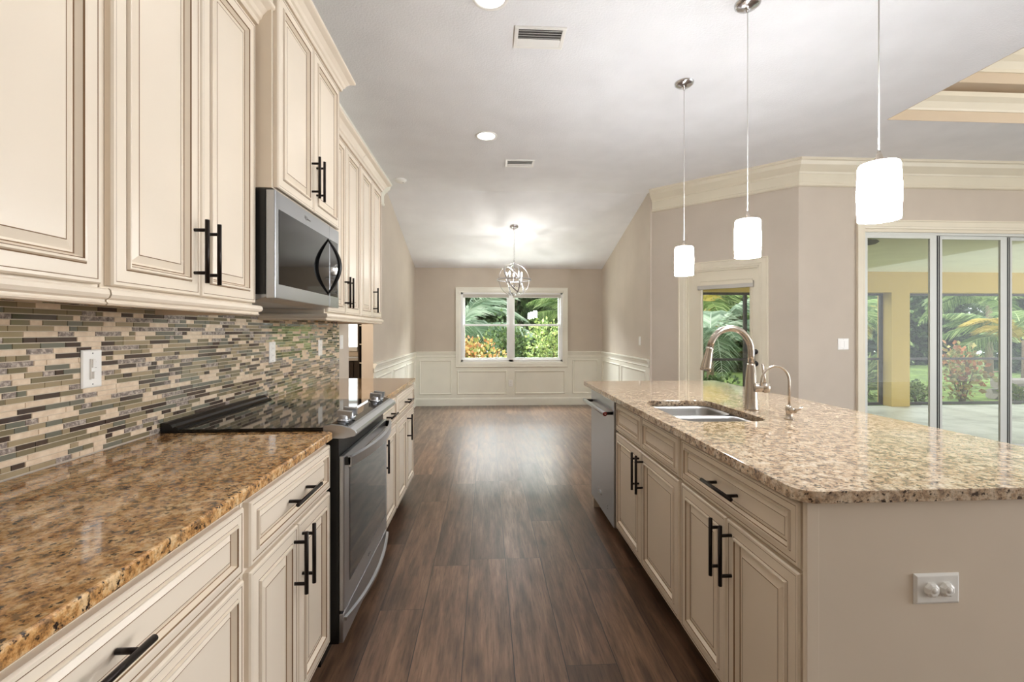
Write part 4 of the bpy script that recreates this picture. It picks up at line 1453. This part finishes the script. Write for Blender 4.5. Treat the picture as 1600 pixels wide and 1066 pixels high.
def palm(name, label, loc, H, L, n, m, seed, tr=0.05, group=None, m2=None, trunks=1):
    rn = random.Random(seed)
    r = thing(name, label, 'palm', loc, 0, group)
    for t in range(trunks):
        ox, oy = (rn.uniform(-.3, .3), rn.uniform(-.3, .3)) if trunks > 1 else (0, 0)
        MB().tube([(ox * 0.3, oy * 0.3, 0), (ox * 0.7, oy * 0.7, H * 0.6), (ox, oy, H)], [tr * 1.3, tr, tr * 0.9], M['bark'], 8).build('trunk', r)
    for i in range(n):
        a = 2 * math.pi * i / n * 2.618 + rn.uniform(-.2, .2)
        me = frond_mesh(L, m2 if (m2 and i % 4 == 0) else m, (0.55, 0.75, 1.0)[i % 3], i % 4)
        link('frond', me, r, (0, 0, H - 0.05), (0, -R(rn.uniform(-12, 38)), a))
    return r


# outside the dining window
leaf_bush('croton_bush', 'orange and yellow croton bush low outside the dining window', 'bush', (-0.10, 9.35, GZ), 0.68, 0.45, 1.48, 1900, 0.075, M['leaf_croton'], 1)
leaf_bush('hedge_bush', 'leafy green bush between the croton and the window mullion', 'bush', (0.45, 10.6, GZ), 0.7, 0.5, 1.95, 2000, 0.07, M['leaf_mid'], 2)
leaf_bush('hedge_bush', 'bright light-green bush filling the dining window pane toward the island', 'bush', (1.42, 9.45, GZ), 0.85, 0.55, 1.75, 3200, 0.06, M['leaf_green'], 3)
palm('palm_tree', 'blue-green palm with hanging fronds behind the croton', (-0.85, 13.2, GZ), 1.6, 2.4, 20, M['frond_blue'], 4, 0.09)
palm('palm_tree', 'green palm high behind the bright light-green bush', (2.8, 13.6, GZ), 2.0, 1.9, 20, M['frond'], 5, 0.1)
leaf_bush('dense_shrub', 'dark evergreen mass behind the dining window palms', 'shrub', (0.9, 17.6, GZ), 2.9, 1.2, 4.8, 9500, 0.26, M['leaf_dark'], 6)

# seen through the patio door
palm('palm_tree', 'drooping pale palm framed by the patio door glass', (5.5, 10.9, GZ), 1.5, 1.8, 18, M['frond_blue'], 7, 0.08)
palm('palm_tree', 'green palm with one yellow frond behind the patio door glass', (7.1, 14.7, GZ), 2.2, 2.0, 18, M['frond'], 8, 0.08, m2=M['frond_yellow'])
leaf_bush('dense_shrub', 'dark shrub bank between the dining window and patio door views', 'shrub', (5.6, 20.2, GZ), 2.9, 1.2, 4.8, 6000, 0.28, M['leaf_dark'], 21)
leaf_bush('dense_shrub', 'dark shrub bank at the garden end of the patio door view', 'shrub', (9.9, 17.8, GZ), 2.9, 1.2, 4.6, 9500, 0.26, M['leaf_dark'], 9)
leaf_bush('low_shrub', 'low mid-green shrub at the foot of the palms past the patio door', 'shrub', (4.4, 9.0, GZ), 0.6, 0.3, 0.75, 900, 0.07, M['leaf_mid'], 10)

# seen through the sliding door
leaf_bush('spiky_shrub', 'spiky pale-green shrub close to the yellow column', 'shrub', (8.2, 9.5, GZ), 0.7, 0.5, 0.95, 500, 0.26, M['leaf_green'], 11, aspect=0.07)
palm('palm_tree', 'green palm behind the yellow column of the lanai', (9.0, 11.3, GZ), 1.7, 1.7, 18, M['frond'], 12, 0.07)
leaf_bush('croton_bush', 'reddish open croton in the middle of the sliding door view', 'bush', (10.35, 9.35, GZ), 0.62, 0.5, 1.35, 520, 0.10, M['leaf_red'], 13, stems=9)
palm('palm_tree', 'areca palm with yellow fronds above the stacked timbers', (13.5, 10.7, GZ), 1.35, 1.8, 20, M['frond'], 14, 0.05, m2=M['frond_yellow'])
palm('palm_tree', 'yellowing areca palm between the croton and the timbers', (11.6, 14.7, GZ), 1.9, 2.0, 18, M['frond_yellow'], 15, 0.06, m2=M['frond'])
palm('palm_tree', 'tall green palm high over the croton', (16.9, 14.4, GZ), 2.5, 2.1, 20, M['frond'], 16, 0.09)
leaf_bush('dense_shrub', 'dark shrub bank at the garden end of the sliding door view', 'shrub', (14.6, 18.6, GZ), 2.7, 1.2, 4.8, 9500, 0.27, M['leaf_dark'], 17)
leaf_bush('dense_shrub', 'dark shrub bank behind the areca palms and timbers', 'shrub', (22.0, 16.8, GZ), 2.8, 1.4, 4.8, 9500, 0.27, M['leaf_dark'], 18)
leaf_bush('dense_shrub', 'dark shrub bank glimpsed between the slider stiles', 'shrub', (20.8, 20.6, GZ), 2.9, 1.2, 4.8, 9000, 0.27, M['leaf_dark'], 23)
leaf_bush('low_shrub', 'bright low shrub on the lawn between column and croton', 'shrub', (9.25, 9.25, GZ), 0.55, 0.4, 0.55, 700, 0.06, M['leaf_green'], 19)
leaf_bush('low_shrub', 'bright low shrub on the lawn in front of the timbers', 'shrub', (11.2, 9.0, GZ), 0.35, 0.3, 0.42, 420, 0.06, M['leaf_green'], 20)
logs = [(0.0, 0.0, 0.125, 'weathered grey timber on the grass, lowest of the stack'), (0.05, 0.30, 0.125, 'weathered grey timber on the grass behind the lowest one'),
        (-0.04, 0.13, 0.385, 'weathered grey timber resting on top of the other two')]
for dx_, dy_, dz_, lab in logs:
    rr = random.Random(int(dy_ * 100))
    prof = []
    for k in range(10):
        a = 2 * math.pi * k / 10
        prof.append((0.135 * math.copysign(abs(math.cos(a)) ** 0.55, math.cos(a)), 0.122 * math.copysign(abs(math.sin(a)) ** 0.55, math.sin(a))))
    vs, fs = [], []
    for i in range(9):
        x = -1.3 + 2.6 * i / 8
        vs += [(x, p[0] * rr.uniform(0.86, 1.0), p[1] * rr.uniform(0.88, 1.0)) for p in prof]
    for i in range(8):
        fs += [(i * 10 + k, i * 10 + (k + 1) % 10, (i + 1) * 10 + (k + 1) % 10, (i + 1) * 10 + k) for k in range(10)]
    fs += [tuple(range(10))[::-1], tuple(80 + k for k in range(10))]
    lo = MB().add(vs, fs, M['log'])
    tag(lo.build('garden_timber', None, (13.0 + dx_, 9.75 + dy_, GZ + dz_), (0, 0, R(4))), lab, 'timber', 'stacked timbers in the garden')
